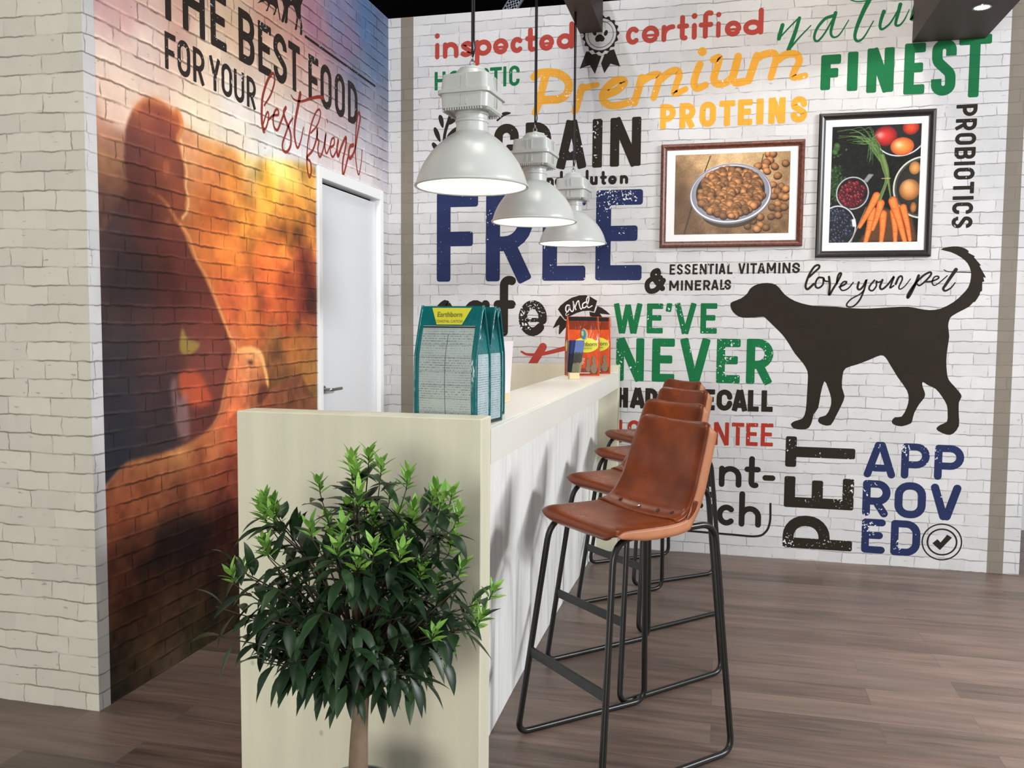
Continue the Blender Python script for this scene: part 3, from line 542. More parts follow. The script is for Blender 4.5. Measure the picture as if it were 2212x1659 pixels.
M['metal'] = plain('black steel tube', (17, 18, 17), 0.34, 0.0, 0.5, var=0.1)
M['rivet'] = plain('dark rivet', (40, 24, 20), 0.4, 0.6)
M['rivet_shiny'] = plain('silver rivet', (170, 165, 165), 0.25, 1.0)
M['teal'] = film('teal bag film', (14, 104, 106))
M['teal_dark'] = film('dark teal film', (10, 60, 70))
M['print_label'] = small_print('silver label with small print', (170, 180, 176), (92, 102, 100), 150.0)
M['print_side'] = small_print('pale blue side label with small print', (172, 192, 196), (84, 98, 106), 150.0, axis_u=1)
M['yellow'] = plain('yellow label', (214, 208, 62), 0.35)
M['ink_black'] = plain('black print', (22, 22, 22), 0.5)
M['ink_olive'] = plain('olive print', (74, 84, 32), 0.5)
M['ink_white'] = plain('white print', (238, 232, 220), 0.5)
M['orange'] = film('orange bag film', (206, 78, 28))
M['orange_dark'] = film('red brown film', (128, 50, 26))
M['brown_black'] = plain('black strip', (24, 26, 26), 0.3)
M['block'] = plain('pale pine block', (216, 198, 158), 0.55, var=0.06, scale=20)
M['paper'] = plain('white paper', (232, 224, 224), 0.5)
M['bark'] = plain('greyish bark', (122, 104, 84), 0.8, var=0.3, scale=40)
M['twig'] = plain('dark twig', (58, 46, 34), 0.8, var=0.2, scale=30)
M['leaf'] = leaf_mat('dark green leaf', (22, 40, 24), (44, 70, 40))
M['shoot'] = leaf_mat('fresh green leaf', (84, 138, 50), (136, 180, 80), 0.42)
M['pot'] = plain('grey planter', (126, 132, 130), 0.6, var=0.08)
M['soil'] = plain('dark soil', (40, 32, 26), 0.95, var=0.3, scale=60)
M['mat_card'] = plain('white mount card', (226, 226, 228), 0.7)
M['frame_red'] = wood_frame('red brown wood', (62, 28, 18), (118, 62, 42))
M['frame_black'] = wood_frame('black wood', (16, 14, 13), (36, 31, 28))
M['mural'] = attr_print('sunset print on brick paper', 'y')
M['photo'] = attr_print('glossy photograph', None, rough=0.35)

I_RED = (168, 66, 56); I_GREEN = (24, 104, 62); I_GOLD = (222, 160, 58); I_DARK = (42, 36, 30); I_NAVY = (38, 48, 86)
M['i_red'] = ink('red ink', I_RED, worn=0.0)
M['i_red2'] = ink('worn red ink', (166, 54, 40), worn=0.7)
M['i_green'] = ink('green ink', I_GREEN, worn=0.0)
M['i_green_w'] = ink('worn green ink', (22, 106, 62), worn=0.9)
M['i_gold'] = ink('gold ink', I_GOLD, worn=0.0)
M['i_gold_w'] = ink('worn gold ink', I_GOLD, worn=0.8)
M['i_dark'] = ink('dark brown ink', I_DARK, worn=0.0, line=0.1)
M['i_dark_w'] = ink('worn dark brown ink', I_DARK, worn=1.0)
M['i_navy'] = ink('navy ink', I_NAVY, worn=1.0)
M['i_white'] = ink('white ink', (226, 226, 228), worn=0.0)
M['i_darkL'] = ink('worn dark ink on the sunset print', (54, 46, 42), 'y', worn=0.9)
M['i_redL'] = ink('red brown ink on the sunset print', (150, 60, 52), 'y', worn=0.0)

# ------------------------------------------------------------------ room shell
D, XL, XR, HW = 5.375, -2.14, 1.688, 3.372     # back wall depth, side wall, right end of the back wall, wall height

tag(MB().box(-9, 9, -5, 16, -0.05, 0).build('floor', M['floor']), kind='structure')
tag(MB().box(-9, 9, -5, 16, 6.8, 6.85).build('ceiling', M['black']), kind='structure')
tag(MB().box(-9, 9, 15.9, 16, 0, 6.8).build('wall_hall', M['black']), kind='structure')
wall_back = tag(MB().box(XL - 0.06, XR, D, D + 0.06, 0, HW).build('wall_back', M['brick_x']), kind='structure')
# side wall with the doorway left open
DY0, DY1, DZ = 4.378, 5.205, 2.19
sw = MB()
sw.box(XL - 0.06, XL, 2.66, DY0 - 0.04, 0, HW)
_c = [(XL, 2.58), (XL, 2.66), (XL - 0.06, 2.66), (XL - 0.06, 2.64)]       # mitred corner
sw.add([(x, y, z) for z in (0, HW) for x, y in _c], [(3, 2, 1, 0), (4, 5, 6, 7), (0, 1, 5, 4), (1, 2, 6, 5), (2, 3, 7, 6), (3, 0, 4, 7)])
sw.box(XL - 0.06, XL, DY0 - 0.04, DY1 + 0.05, DZ + 0.06, HW)
sw.box(XL - 0.06, XL, DY1 + 0.05, D, 0, HW)
wall_left = tag(sw.build('wall_left', M['brick_y']), kind='structure')
_c = [(-4.2, 2.58), (XL, 2.58), (XL - 0.06, 2.64), (-4.2, 2.64)]
wall_front = tag(MB().add([(x, y, z) for z in (0, HW) for x, y in _c], [(3, 2, 1, 0), (4, 5, 6, 7), (0, 1, 5, 4), (1, 2, 6, 5), (2, 3, 7, 6), (3, 0, 4, 7)]).build('wall_left_front', M['brick_front']), kind='structure')
tag(MB().box(XR + 0.32, 5.0, 6.6, 6.66, 0, 2.6).build('wall_right_far', M['wall_grey']), kind='structure')

# door
door = tag(MB().box(XL - 0.055, XL - 0.02, DY0 + 0.005, DY1 - 0.005, 0.01, DZ - 0.02).build('door_1', M['door'], bevel=0.002), kind='structure')
fr = MB()
fr.box(XL - 0.06, XL + 0.012, DY0 - 0.042, DY0, 0, DZ + 0.062)
fr.box(XL - 0.06, XL + 0.012, DY1, DY1 + 0.052, 0, DZ + 0.062)
fr.box(XL - 0.06, XL + 0.012, DY0, DY1, DZ, DZ + 0.062)
fr.build('door_frame', M['door_frame'], door, bevel=0.002)
hd = MB()
hd.lathe([(0.0, 0), (0.022, 0), (0.022, 0.008), (0.0, 0.008)], 20)
hv = [(XL - 0.02 + z, DY0 + 0.055 + x, 1.03 + y) for x, y, z in hd.v]
hm = MB().add(hv, hd.f)
hm.tube(fillet([(XL - 0.02, DY0 + 0.055, 1.03), (XL + 0.035, DY0 + 0.055, 1.03), (XL + 0.035, DY0 + 0.18, 1.03)], 0.015), 0.009, 10)
tag(hm.build('door_handle', M['steel'], door, smooth=True), 'steel lever handle')


# ------------------------------------------------------------------ printing on the walls
def to_wall(pl, u, z, off):
    return (u, D - off, z) if pl == 'B' else (XL + off, u, z)


class Ink:
    """flat lettering: rounded strokes and filled outlines laid on a wall plane"""
    def __init__(self, pl):
        self.pl, self.v, self.f, self.k = pl, [], [], 0

    def _off(self):
        self.k += 1
        return 0.0006 + 0.00002 * (self.k % 90)

    def face(self, pts, off=None):
        off = self._off() if off is None else off
        n = len(self.v)
        self.v += [to_wall(self.pl, p[0], p[1], off) for p in pts]
        self.f.append(tuple(range(n, n + len(pts))))

    def disc(self, c, r, off=None, n=18, ry=None, rot=0.0):
        ry = r if ry is None else ry
        ca, sa = math.cos(rot), math.sin(rot)
        self.face([(c[0] + r * math.cos(2 * PI * i / n) * ca - ry * math.sin(2 * PI * i / n) * sa,
                    c[1] + r * math.cos(2 * PI * i / n) * sa + ry * math.sin(2 * PI * i / n) * ca) for i in range(n)], off)

    def stroke(self, pts, w0, w1=None, caps=True, smooth=False):
        w1 = w0 if w1 is None else w1
        P = catmull(pts, 6) if smooth else [np.array(p, float) for p in pts]
        Q = [P[0]]
        for p in P[1:]:
            if np.linalg.norm(p - Q[-1]) > 1e-4: Q.append(p)
        P = Q
        if not smooth:
            for i in range(1, len(P) - 1):          # split at sharp corners, joined by a round
                a, b = P[i] - P[i - 1], P[i + 1] - P[i]
                if (a @ b) / (np.linalg.norm(a) * np.linalg.norm(b)) < 0.45:
                    self.stroke(P[:i + 1], w0, w0, caps); self.stroke(P[i:], w0, w0, caps)
                    self.disc(P[i], w0 / 2)
                    return
        off = self._off()
        m = len(P)
        n0 = len(self.v)
        for i in range(m):
            a = P[max(i - 1, 0)]; b = P[min(i + 1, m - 1)]
            t = (b - a) / (np.linalg.norm(b - a) + 1e-9)
            nn = np.array([-t[1], t[0]])
            if 0 < i < m - 1:                      # mitre
                t1 = (P[i] - P[i - 1]) / (np.linalg.norm(P[i] - P[i - 1]) + 1e-9)
                c = abs(t1 @ t); s = 1 / max(c, 0.6)
            else: s = 1
            w = w0 + (w1 - w0) * i / (m - 1)
            for sg in (1, -1):
                q = P[i] + nn * sg * w * 0.5 * s
                self.v.append(to_wall(self.pl, q[0], q[1], off))
        for i in range(m - 1):
            self.f.append((n0 + 2 * i, n0 + 2 * i + 1, n0 + 2 * i + 3, n0 + 2 * i + 2))
        if caps:
            self.disc(P[0], w0 / 2, off + 6e-6); self.disc(P[-1], w1 / 2, off + 12e-6)

    def bar(self, a, b, t, r=0.18):
        """straight stroke with square, slightly rounded ends reaching exactly a..b"""
        a = np.array(a, float); b = np.array(b, float)
        d = (b - a); Ln = np.linalg.norm(d); d = d / Ln; nn = np.array([-d[1], d[0]])
        h = t / 2; rr = min(r * t, h * 0.98, Ln * 0.45)
        pts = []
        for (sx, sy, a0) in ((1, 1, 0), (-1, 1, 90), (-1, -1, 180), (1, -1, 270)):
            cx = (Ln - rr) if sx > 0 else rr
            cy = (h - rr) * sy
            for k in range(4):
                an = math.radians(a0 + 30 * k)
                pts.append(a + d * (cx + rr * math.cos(an)) + nn * (cy + rr * math.sin(an)))
        self.face(pts)

    def ring(self, c, r0, r1, n=64, wob=0.0, ph=0.0):
        off = self._off(); n0 = len(self.v)
        for i in range(n):
            a = 2 * PI * i / n
            for r in (r0, r1):
                rr = r * (1 + wob * math.sin(2 * a + ph))
                self.v.append(to_wall(self.pl, c[0] + rr * math.cos(a), c[1] + rr * math.sin(a), off))
        for i in range(n):
            j = (i + 1) % n
            self.f.append((n0 + 2 * i, n0 + 2 * j, n0 + 2 * j + 1, n0 + 2 * i + 1))

    def build(self, name, mat, parent, label=None):
        me = bpy.data.meshes.new(name)
        me.from_pydata(self.v, [], self.f)
        me.materials.append(mat)
        o = bpy.data.objects.new(name, me)
        COL.objects.link(o)
        o.parent = parent
        if label: o['label'] = label
        return o


def arc(cx, cy, rx, ry, a0, a1, n=10):
    return [(cx + rx * math.cos(math.radians(a0 + (a1 - a0) * i / n)), cy + ry * math.sin(math.radians(a0 + (a1 - a0) * i / n))) for i in range(n + 1)]


def cap_glyph(ch, w, h, t):
    """strokes of a condensed capital whose outer box is w x h; ('bar', a, b) or ('path', pts, roundcap)"""
    e = t / 2
    x0, x1, y0, y1 = e, w - e, e, h - e
    W, H = x1 - x0, y1 - y0
    r = min(W / 2, H / 3)
    B = lambda ax, ay, bx, by: ('bar', (ax, ay), (bx, by))
    ym = h * 0.52
    if ch == 'E': return [B(x0, 0, x0, h), B(0, y1, w, y1), B(0, ym, w * 0.9, ym), B(0, y0, w, y0)]
    if ch == 'F': return [B(x0, 0, x0, h), B(0, y1, w, y1), B(0, h * 0.48, w * 0.88, h * 0.48)]
    if ch == 'L': return [B(x0, 0, x0, h), B(0, y0, w, y0)]
    if ch == 'I': return [B(w / 2, 0, w / 2, h)]
    if ch == 'T': return [B(w / 2, 0, w / 2, h), B(0, y1, w, y1)]
    if ch == 'H': return [B(x0, 0, x0, h), B(x1, 0, x1, h), B(0, ym, w, ym)]
    if ch == 'A': return [B(x0 * 0.9, 0, w / 2 - t * 0.08, h), B(w - x0 * 0.9, 0, w / 2 + t * 0.08, h), B(w * 0.24, h * 0.27, w * 0.76, h * 0.27)]
    if ch == 'V': return [B(x0 * 0.9, h, w / 2 - t * 0.06, 0), B(w - x0 * 0.9, h, w / 2 + t * 0.06, 0)]
    if ch == 'W': return [B(x0 * 0.9, h, w * 0.29, 0), B(w * 0.5, h * 0.96, w * 0.31, 0), B(w * 0.5, h * 0.96, w * 0.69, 0), B(w - x0 * 0.9, h, w * 0.71, 0)]
    if ch == 'M': return [B(x0, 0, x0, h), B(x1, 0, x1, h), B(x0, h, w / 2, h * 0.25), B(x1, h, w / 2, h * 0.25)]
    if ch == 'N': return [B(x0, 0, x0, h), B(x1, 0, x1, h), B(x0 * 1.1, h * 0.99, w - x0 * 1.1, h * 0.01)]
    if ch == 'Y': return [B(w / 2, 0, w / 2, h * 0.5), B(x0 * 0.9, h, w / 2, h * 0.40), B(w - x0 * 0.9, h, w / 2, h * 0.40)]
    if ch == 'O':
        p = arc(x0 + r, y1 - r, r, r, 180, 90, 6) + arc(x1 - r, y1 - r, r, r, 90, 0, 6) + arc(x1 - r, y0 + r, r, r, 0, -90, 6) + arc(x0 + r, y0 + r, r, r, -90, -180, 6)
        return [('path', p + [p[0]])]
    if ch == 'U':
        return [('path', [(x0, h)] + arc(x0 + r, y0 + r, r, r, 180, 270, 6) + arc(x1 - r, y0 + r, r, r, 270, 360, 6) + [(x1, h)])]
    if ch in 'CG':
        p = [(x1, h * 0.66)] + arc(x1 - r, y1 - r, r, r, 0, 90, 6) + arc(x0 + r, y1 - r, r, r, 90, 180, 6) + arc(x0 + r, y0 + r, r, r, 180, 270, 6) + arc(x1 - r, y0 + r, r, r, 270, 360, 6)
        if ch == 'C': return [('path', p + [(x1, h * 0.34)])]
        return [('path', p + [(x1, h * 0.5)]), B(w * 0.5, h * 0.47, w, h * 0.47)]
    if ch == 'D':
        q = min(W * 0.75, H / 3)
        return [B(x0, 0, x0, h), ('path', [(x0, y1)] + arc(x1 - q, y1 - q, q, q, 90, 0, 6) + arc(x1 - q, y0 + q, q, q, 0, -90, 6) + [(x0, y0)])]
    if ch in 'PR':
        yb = h * (0.40 if ch == 'P' else 0.42)
        q = min(W * 0.7, (y1 - yb) / 2)
        s = [B(x0, 0, x0, h), ('path', [(x0, y1)] + arc(x1 - q, y1 - q, q, q, 90, 0, 6) + arc(x1 - q, yb + q, q, q, 0, -90, 6) + [(x0, yb)])]
        if ch == 'R': s.append(B(w * 0.48, yb, w - e * 0.95, 0))
        return s
    if ch == 'B':
        q = min(W * 0.6, H * 0.22)
        return [B(x0, 0, x0, h), ('path', [(x0, y1)] + arc(x1 - q, y1 - q, q, q, 90, 0, 6) + arc(x1 - q, ym + q, q, q, 0, -90, 6) + [(x0, ym)]),
                ('path', [(x0, ym)] + arc(x1 - q, ym - q, q, q, 90, 0, 6) + arc(x1 - q, y0 + q, q, q, 0, -90, 6) + [(x0, y0)])]
    if ch == 'S':
        p = [(x1, h * 0.70)] + arc(x1 - r, y1 - r, r, r, 0, 90, 6) + arc(x0 + r, y1 - r, r, r, 90, 180, 6) + \
            catmull([(x0, y1 - r), (x0 + W * 0.06, h * 0.62), (w / 2, h * 0.5), (x1 - W * 0.06, h * 0.38), (x1, y0 + r)], 4)[1:-1] + \
            arc(x1 - r, y0 + r, r, r, 360, 270, 6) + arc(x0 + r, y0 + r, r, r, 270, 180, 6) + [(x0, h * 0.30)]
        return [('path', p)]
    if ch == "'": return [('bar', (w / 2 + t * 0.1, h), (w / 2 - t * 0.15, h * 0.72))]
    return []


def low_glyph(ch, w, h, t):
    """rounded lowercase; h is the outer x-height; all strokes end in round caps"""
    e = t / 2
    x0, x1, y0, y1 = e, w - e, e, h - e
    cx, cy, rx, ry = w / 2, h / 2, (x1 - x0) / 2, (y1 - y0) / 2
    up = h * 1.55
    P = lambda *p: ('path', list(p), True)
    if ch == 'c': return [('path', arc(cx, cy, rx, ry, 48, 312, 18), True)]
    if ch == 'e': return [('thin', [(x0, cy * 0.9), (x1, cy * 0.9)]), ('path', arc(cx, cy, rx, ry, -8, 318, 22), True)]
    if ch == 'o': return [('path', arc(cx, cy, rx, ry, 0, 360, 22), True)]
    if ch in 'adg':
        s = [('path', arc(cx - 0.04 * w, cy, rx * 0.96, ry, 0, 360, 22), True)]
        if ch == 'a': s.append(P((x1, y1), (x1, y0)))
        if ch == 'd': s.append(P((x1, up), (x1, y0)))
        if ch == 'g': s.append(('path', [(x1, y1)] + [(x1, -h * 0.15)] + arc(cx, -h * 0.15, rx, ry * 0.6, 0, -150, 8), True))
        return s
    if ch == 'p': return [('path', arc(cx + 0.02 * w, cy, rx, ry, 0, 360, 22), True), P((x0, y1), (x0, -h * 0.42))]
    if ch in 'nh':
        return [P((x0, y1 if ch == 'n' else up), (x0, y0)), ('path', arc(cx, y1 - rx, rx, rx, 180, 0, 12) + [(x1, y0)], True)]
    if ch == 'u': return [P((x1, y1), (x1, y0)), ('path', [(x0, y1)] + arc(cx, y0 + rx, rx, rx, 180, 360, 12), True)]
    if ch == 'r': return [P((x0, y1), (x0, y0)), ('path', arc(x0 + (x1 - x0), y1 - (x1 - x0), x1 - x0, x1 - x0, 175, 85, 8), True)]
    if ch == 'i': return [P((cx, y1), (cx, y0)), ('dot', (cx, h * 1.42), t * 0.58)]
    if ch == 'l': return [P((cx, up), (cx, y0))]
    if ch == 't': return [('path', [(w * 0.45, h * 1.36), (w * 0.45, y0 + rx * 0.6)] + arc(w * 0.45 + rx * 0.6, y0 + rx * 0.6, rx * 0.6, rx * 0.6, 180, 290, 8), True), P((x0, y1), (x1, y1))]
    if ch == 'f': return [('path', [(w * 0.45, y0), (w * 0.45, up - rx * 0.7)] + arc(w * 0.45 + rx * 0.7, up - rx * 0.7, rx * 0.7, rx * 0.7, 180, 60, 8), True), P((x0, y1), (x1 - t * 0.1, y1))]
    if ch == 's':
        return [('path', catmull([(x1 - 0.04 * w, h * 0.76), (w * 0.55, y1), (x0 + 0.04 * w, h * 0.71), (cx, cy), (x1 - 0.02 * w, h * 0.29), (w * 0.45, y0), (x0, h * 0.22)], 5), True)]
    if ch == '-': return [P((x0, h * 0.5), (x1, h * 0.5))]
    return []


def put(inkb, strokes, t, fn, r=0.18):
    for s in strokes:
        if s[0] == 'bar': inkb.bar(fn(*s[1]), fn(*s[2]), t, r)
        elif s[0] == 'thin': inkb.stroke([fn(*p) for p in s[1]], t * 0.5, caps=False)
        elif s[0] == 'dot': inkb.disc(fn(*s[1]), s[2])
        else:
            rnd = len(s) > 2
            inkb.stroke([fn(*p) for p in s[1]], t, caps=rnd)


def print_words(names, pl, mat, parent, label, low=False, r=0.18, rnd=False):
    k = Ink(pl)
    for nm in names:
        t, letters = WORDS[nm]
        for ch, a, b, z0, z1 in letters:
            w, h = b - a, z1 - z0
            tt = min(t, w * 0.98) if ch not in "I'" else (w if ch == 'I' else t)
            if low: tt *= 0.9
            gl = low_glyph(ch, w, h, tt) if low else cap_glyph(ch, w, h, tt)
            if rnd:
                gl = [('path', [s[1], s[2]], True) if s[0] == 'bar' else (('path', s[1], True) if s[0] == 'path' else s) for s in rounded_ends(gl, tt)]
            put(k, gl, tt, lambda x, y, a=a, z0=z0: (a + x, z0 + y), r)
    return k.build('lettering', mat, parent, label)


def rounded_ends(gl, t):
    out = []
    for s in gl:
        if s[0] == 'bar':
            a = np.array(s[1]); b = np.array(s[2]); d = (b - a) / np.linalg.norm(b - a)
            out.append(('bar', tuple(a + d * t / 2), tuple(b - d * t / 2)))
        else:
            out.append(s)
    return out


def script(name, pl, mat, parent, label, off=0.0):
    k = Ink(pl)
    if off: k._off = lambda: off
    for w0, w1, pts in STROKES[name]:
        k.stroke(pts, w0, w1, smooth=True)
    return k.build('lettering', mat, parent, label)


# bands
bk = Ink('B'); bk.face([(-2.054, 0.0), (-1.968, 0.0), (-1.968, HW), (-2.054, HW)])
bk.build('printed_band', M['band'], wall_back)
bk = Ink('B'); bk.face([(1.520, 0.0), (1.604, 0.0), (1.604, HW), (1.520, HW)])
bk.build('printed_band', M['band'], wall_back)

wb = wall_back
print_words(['inspected'], 'B', M['i_red'], wb, 'red word inspected', low=True)
print_words(['certified'], 'B', M['i_red'], wb, 'red word certified', low=True)
print_words(['holistic'], 'B', M['i_green_w'], wb, 'small green word HOLISTIC')
script('premium', 'B', M['i_gold_w'], wb, 'gold script word Premium')
print_words(['proteins'], 'B', M['i_gold'], wb, 'gold word PROTEINS')
script('natural', 'B', M['i_green'], wb, 'green brush script word natural')
print_words(['finest'], 'B', M['i_green'], wb, 'large green word FINEST')
print_words(['grain'], 'B', M['i_dark_w'], wb, 'dark brown word GRAIN')
print_words(['and_gluten'], 'B', M['i_dark'], wb, 'dark brown words and gluten', low=True)
print_words(['free'], 'B', M['i_navy'], wb, 'very large navy word FREE')
print_words(['essential', 'vitamins', 'minerals'], 'B', M['i_dark_w'], wb, 'small dark words ESSENTIAL VITAMINS MINERALS')
script('love_your_pet', 'B', M['i_dark'], wb, 'dark script words love your pet')
print_words(['safe'], 'B', M['i_dark_w'], wb, 'dark brown word safe', low=True)
print_words(['weve_w', 'weve'], 'B', M['i_green_w'], wb, "green word WE'VE")
print_words(['never_n', 'never'], 'B', M['i_green_w'], wb, 'large green word NEVER')
print_words(['had_recall'], 'B', M['i_dark'], wb, 'dark brown words HAD A RECALL', r=0.12)
print_words(['guarantee'], 'B', M['i_red2'], wb, 'red word GUARANTEE')
print_words(['ant', 'rich'], 'B', M['i_dark'], wb, 'dark rounded words ant- rich', low=True)
print_words(['app', 'rov', 'ed'], 'B', M['i_navy'], wb, 'navy word APPROVED in three rows', rnd=True)
script('red_script', 'B', M['i_red'], wb, 'red brush script partly behind the counter')
script('ampersand', 'B', M['i_dark'], wb, 'dark ampersand')
script('box_line', 'B', M['i_dark'], wb, 'thin dark rounded outline')

k = Ink('B')                                     # PET, reading upward
for ch, u0, u1, z0, z1 in (('P', 0.395, 0.790, 0.072, 0.272), ('E', 0.396, 0.790, 0.319, 0.507), ('T', 0.397, 0.790, 0.564, 0.748)):
    t = 0.063
    put(k, cap_glyph(ch, z1 - z0, u1 - u0, t), t, lambda x, y, u1=u1, z0=z0: (u1 - y, z0 + x))
k.build('lettering', M['i_dark_w'], wb, 'dark brown word PET turned on its side')
k = Ink('B')                                     # PROBIOTICS, reading downward
zt, zb = 2.652, 1.965
adv = [1, 1, 1, 1, .45, 1, 1, .45, 1, 1]
tot = sum(adv); z = zt
for ch, a in zip('PROBIOTICS', adv):
    step = (zt - zb + 0.012) * a / tot
    w = step - 0.014
    t = 0.0205
    put(k, cap_glyph(ch, w, 0.108, min(t, w)), min(t, w), lambda x, y, z=z: (1.258 + y, z - x))
    z -= step
k.build('lettering', M['i_dark_w'], wb, 'dark word PROBIOTICS reading downward')

k = Ink('B')                                     # check mark in two hand drawn rings
k.ring((1.278, 0.163), 0.101, 0.1085, 64, 0.012); k.ring((1.279, 0.163), 0.072, 0.081, 64, 0.02, 1.0)
k.face([(1.228, 0.152), (1.254, 0.178), (1.272, 0.160), (1.305, 0.208), (1.331, 0.192), (1.270, 0.115)])
k.build('check_mark', M['i_dark'], wb)

k = Ink('B')                                     # dog silhouette
for q in POLY['dog']: k.face(catmull(q, 2, closed=True))
k.build('dog_silhouette', M['i_dark'], wb, 'large dark dog silhouette')

k = Ink('B')                                     # banner with the word and
for q in POLY['banner']: k.face(q)
k.build('banner', M['i_dark'], wb)
script('and', 'B', M['i_white'], wb, 'white script word and', off=0.0016)

k = Ink('B')                                     # laurel
for w0, w1, pts in STROKES['laurel']: k.stroke(pts, w0, w1, smooth=True)
for q in POLY['laurel']: k.face(q)
k.build('laurel', M['i_dark'], wb)

k = Ink('B')                                     # rosette
RC = (-0.756, 3.178)
n0 = 17 * 8
pts_o = [(RC[0] + (0.1085 + 0.0065 * math.cos(17 * 2 * PI * i / n0)) * math.cos(2 * PI * i / n0), RC[1] + (0.1085 + 0.0065 * math.cos(17 * 2 * PI * i / n0)) * math.sin(2 * PI * i / n0)) for i in range(n0)]
off = k._off()
b0 = len(k.v)
for i, p in enumerate(pts_o):
    a = 2 * PI * i / n0
    k.v.append(to_wall('B', p[0], p[1], off)); k.v.append(to_wall('B', RC[0] + 0.095 * math.cos(a), RC[1] + 0.095 * math.sin(a), off))
for i in range(n0):
    j = (i + 1) % n0
    k.f.append((b0 + 2 * i, b0 + 2 * j, b0 + 2 * j + 1, b0 + 2 * i + 1))
k.ring(RC, 0.0765, 0.0795)
for q in POLY['ribbon'] + POLY['nose']: k.face(q)
k.disc((-0.724, 3.184), 0.0115, ry=0.018, rot=-0.35); k.disc((-0.794, 3.190), 0.0115, ry=0.018, rot=0.35)
k.build('rosette', M['i_dark'], wb)


# ------------------------------------------------------------------ printed pictures: painted grids
def inside(poly, X, Y):
    p = np.array(poly, float)
    r = np.zeros(X.shape, bool)
    j = len(p) - 1
    for i in range(len(p)):
        xi, yi = p[i]; xj, yj = p[j]
        if yi != yj:
            c = ((yi > Y) != (yj > Y)) & (X < (xj - xi) * (Y - yi) / (yj - yi) + xi)
            r ^= c
        j = i
    return r


def blur(a, n, it=2):
    for _ in range(it):
        for ax in (0, 1):
            pad = [(n, n) if i == ax else (0, 0) for i in range(a.ndim)]
            b = np.pad(a, pad, mode='edge')
            c = np.cumsum(b, axis=ax)
            z = np.zeros_like(np.take(c, [0], axis=ax))
            c = np.concatenate([z, c], axis=ax)
            m = a.shape[ax]
            a = (np.take(c, range(2 * n + 1, 2 * n + 1 + m), axis=ax) - np.take(c, range(0, m), axis=ax)) / (2 * n + 1)
    return a


def vnoise(h, w, cell, seed):
    rg = np.random.default_rng(seed)
    gh, gw = int(h / cell) + 3, int(w / cell) + 3
    g = rg.random((gh, gw))
    y = np.arange(h) / cell; x = np.arange(w) / cell
    yi = y.astype(int); xi = x.astype(int)
    fy = (y - yi)[:, None]; fx = (x - xi)[None, :]
    fy = fy * fy * (3 - 2 * fy); fx = fx * fx * (3 - 2 * fx)
    a = g[yi][:, xi]; b = g[yi][:, xi + 1]; c = g[yi + 1][:, xi]; d = g[yi + 1][:, xi + 1]
    return a * (1 - fx) * (1 - fy) + b * fx * (1 - fy) + c * (1 - fx) * fy + d * fx * fy


def rbf(samples, X, Y, p=3.0, eps=0.004):
    num = np.zeros(X.shape + (3,)); den = np.zeros(X.shape)
    for x, y, r, g, b in samples:
        w = 1.0 / ((X - x) ** 2 + (Y - y) ** 2 + eps) ** (p / 2)
        den += w
        num += w[..., None] * np.array([r, g, b], float)
    return num / den[..., None]


def color_grid(name, img, place, mat, parent, keep=None):
    """img[h, w, 3] in sRGB 0..255, row 0 at the bottom; place(u, v) with u, v in 0..1 gives the point"""
    h, w = img.shape[:2]
    us, vs = np.meshgrid(np.arange(w) / (w - 1), np.arange(h) / (h - 1))
    co = place(us, vs).reshape(-1, 3)
    idx = np.arange(h * w).reshape(h, w)
    q = np.stack([idx[:-1, :-1], idx[:-1, 1:], idx[1:, 1:], idx[1:, :-1]], axis=-1)
    if keep is not None: q = q[keep[:-1, :-1] & keep[1:, 1:] & keep[:-1, 1:] & keep[1:, :-1]]
    q = q.reshape(-1, 4)
    me = bpy.data.meshes.new(name)
    me.vertices.add(h * w); me.vertices.foreach_set('co', co.astype(np.float32).ravel())
    me.loops.add(q.size); me.loops.foreach_set('vertex_index', q.astype(np.int32).ravel())
    me.polygons.add(len(q))
    me.polygons.foreach_set('loop_start', np.arange(0, q.size, 4, dtype=np.int32))
    me.polygons.foreach_set('loop_total', np.full(len(q), 4, dtype=np.int32))
    me.update(calc_edges=True)
    at = me.color_attributes.new('print', 'FLOAT_COLOR', 'POINT')
    c = np.ones((h * w, 4), np.float32); c[:, :3] = lin(np.clip(img, 0, 255)).reshape(-1, 3)
    at.data.foreach_set('color', c.ravel())
    me.materials.append(mat)
    o = bpy.data.objects.new(name, me)
    COL.objects.link(o)
    o.parent = parent
    return o


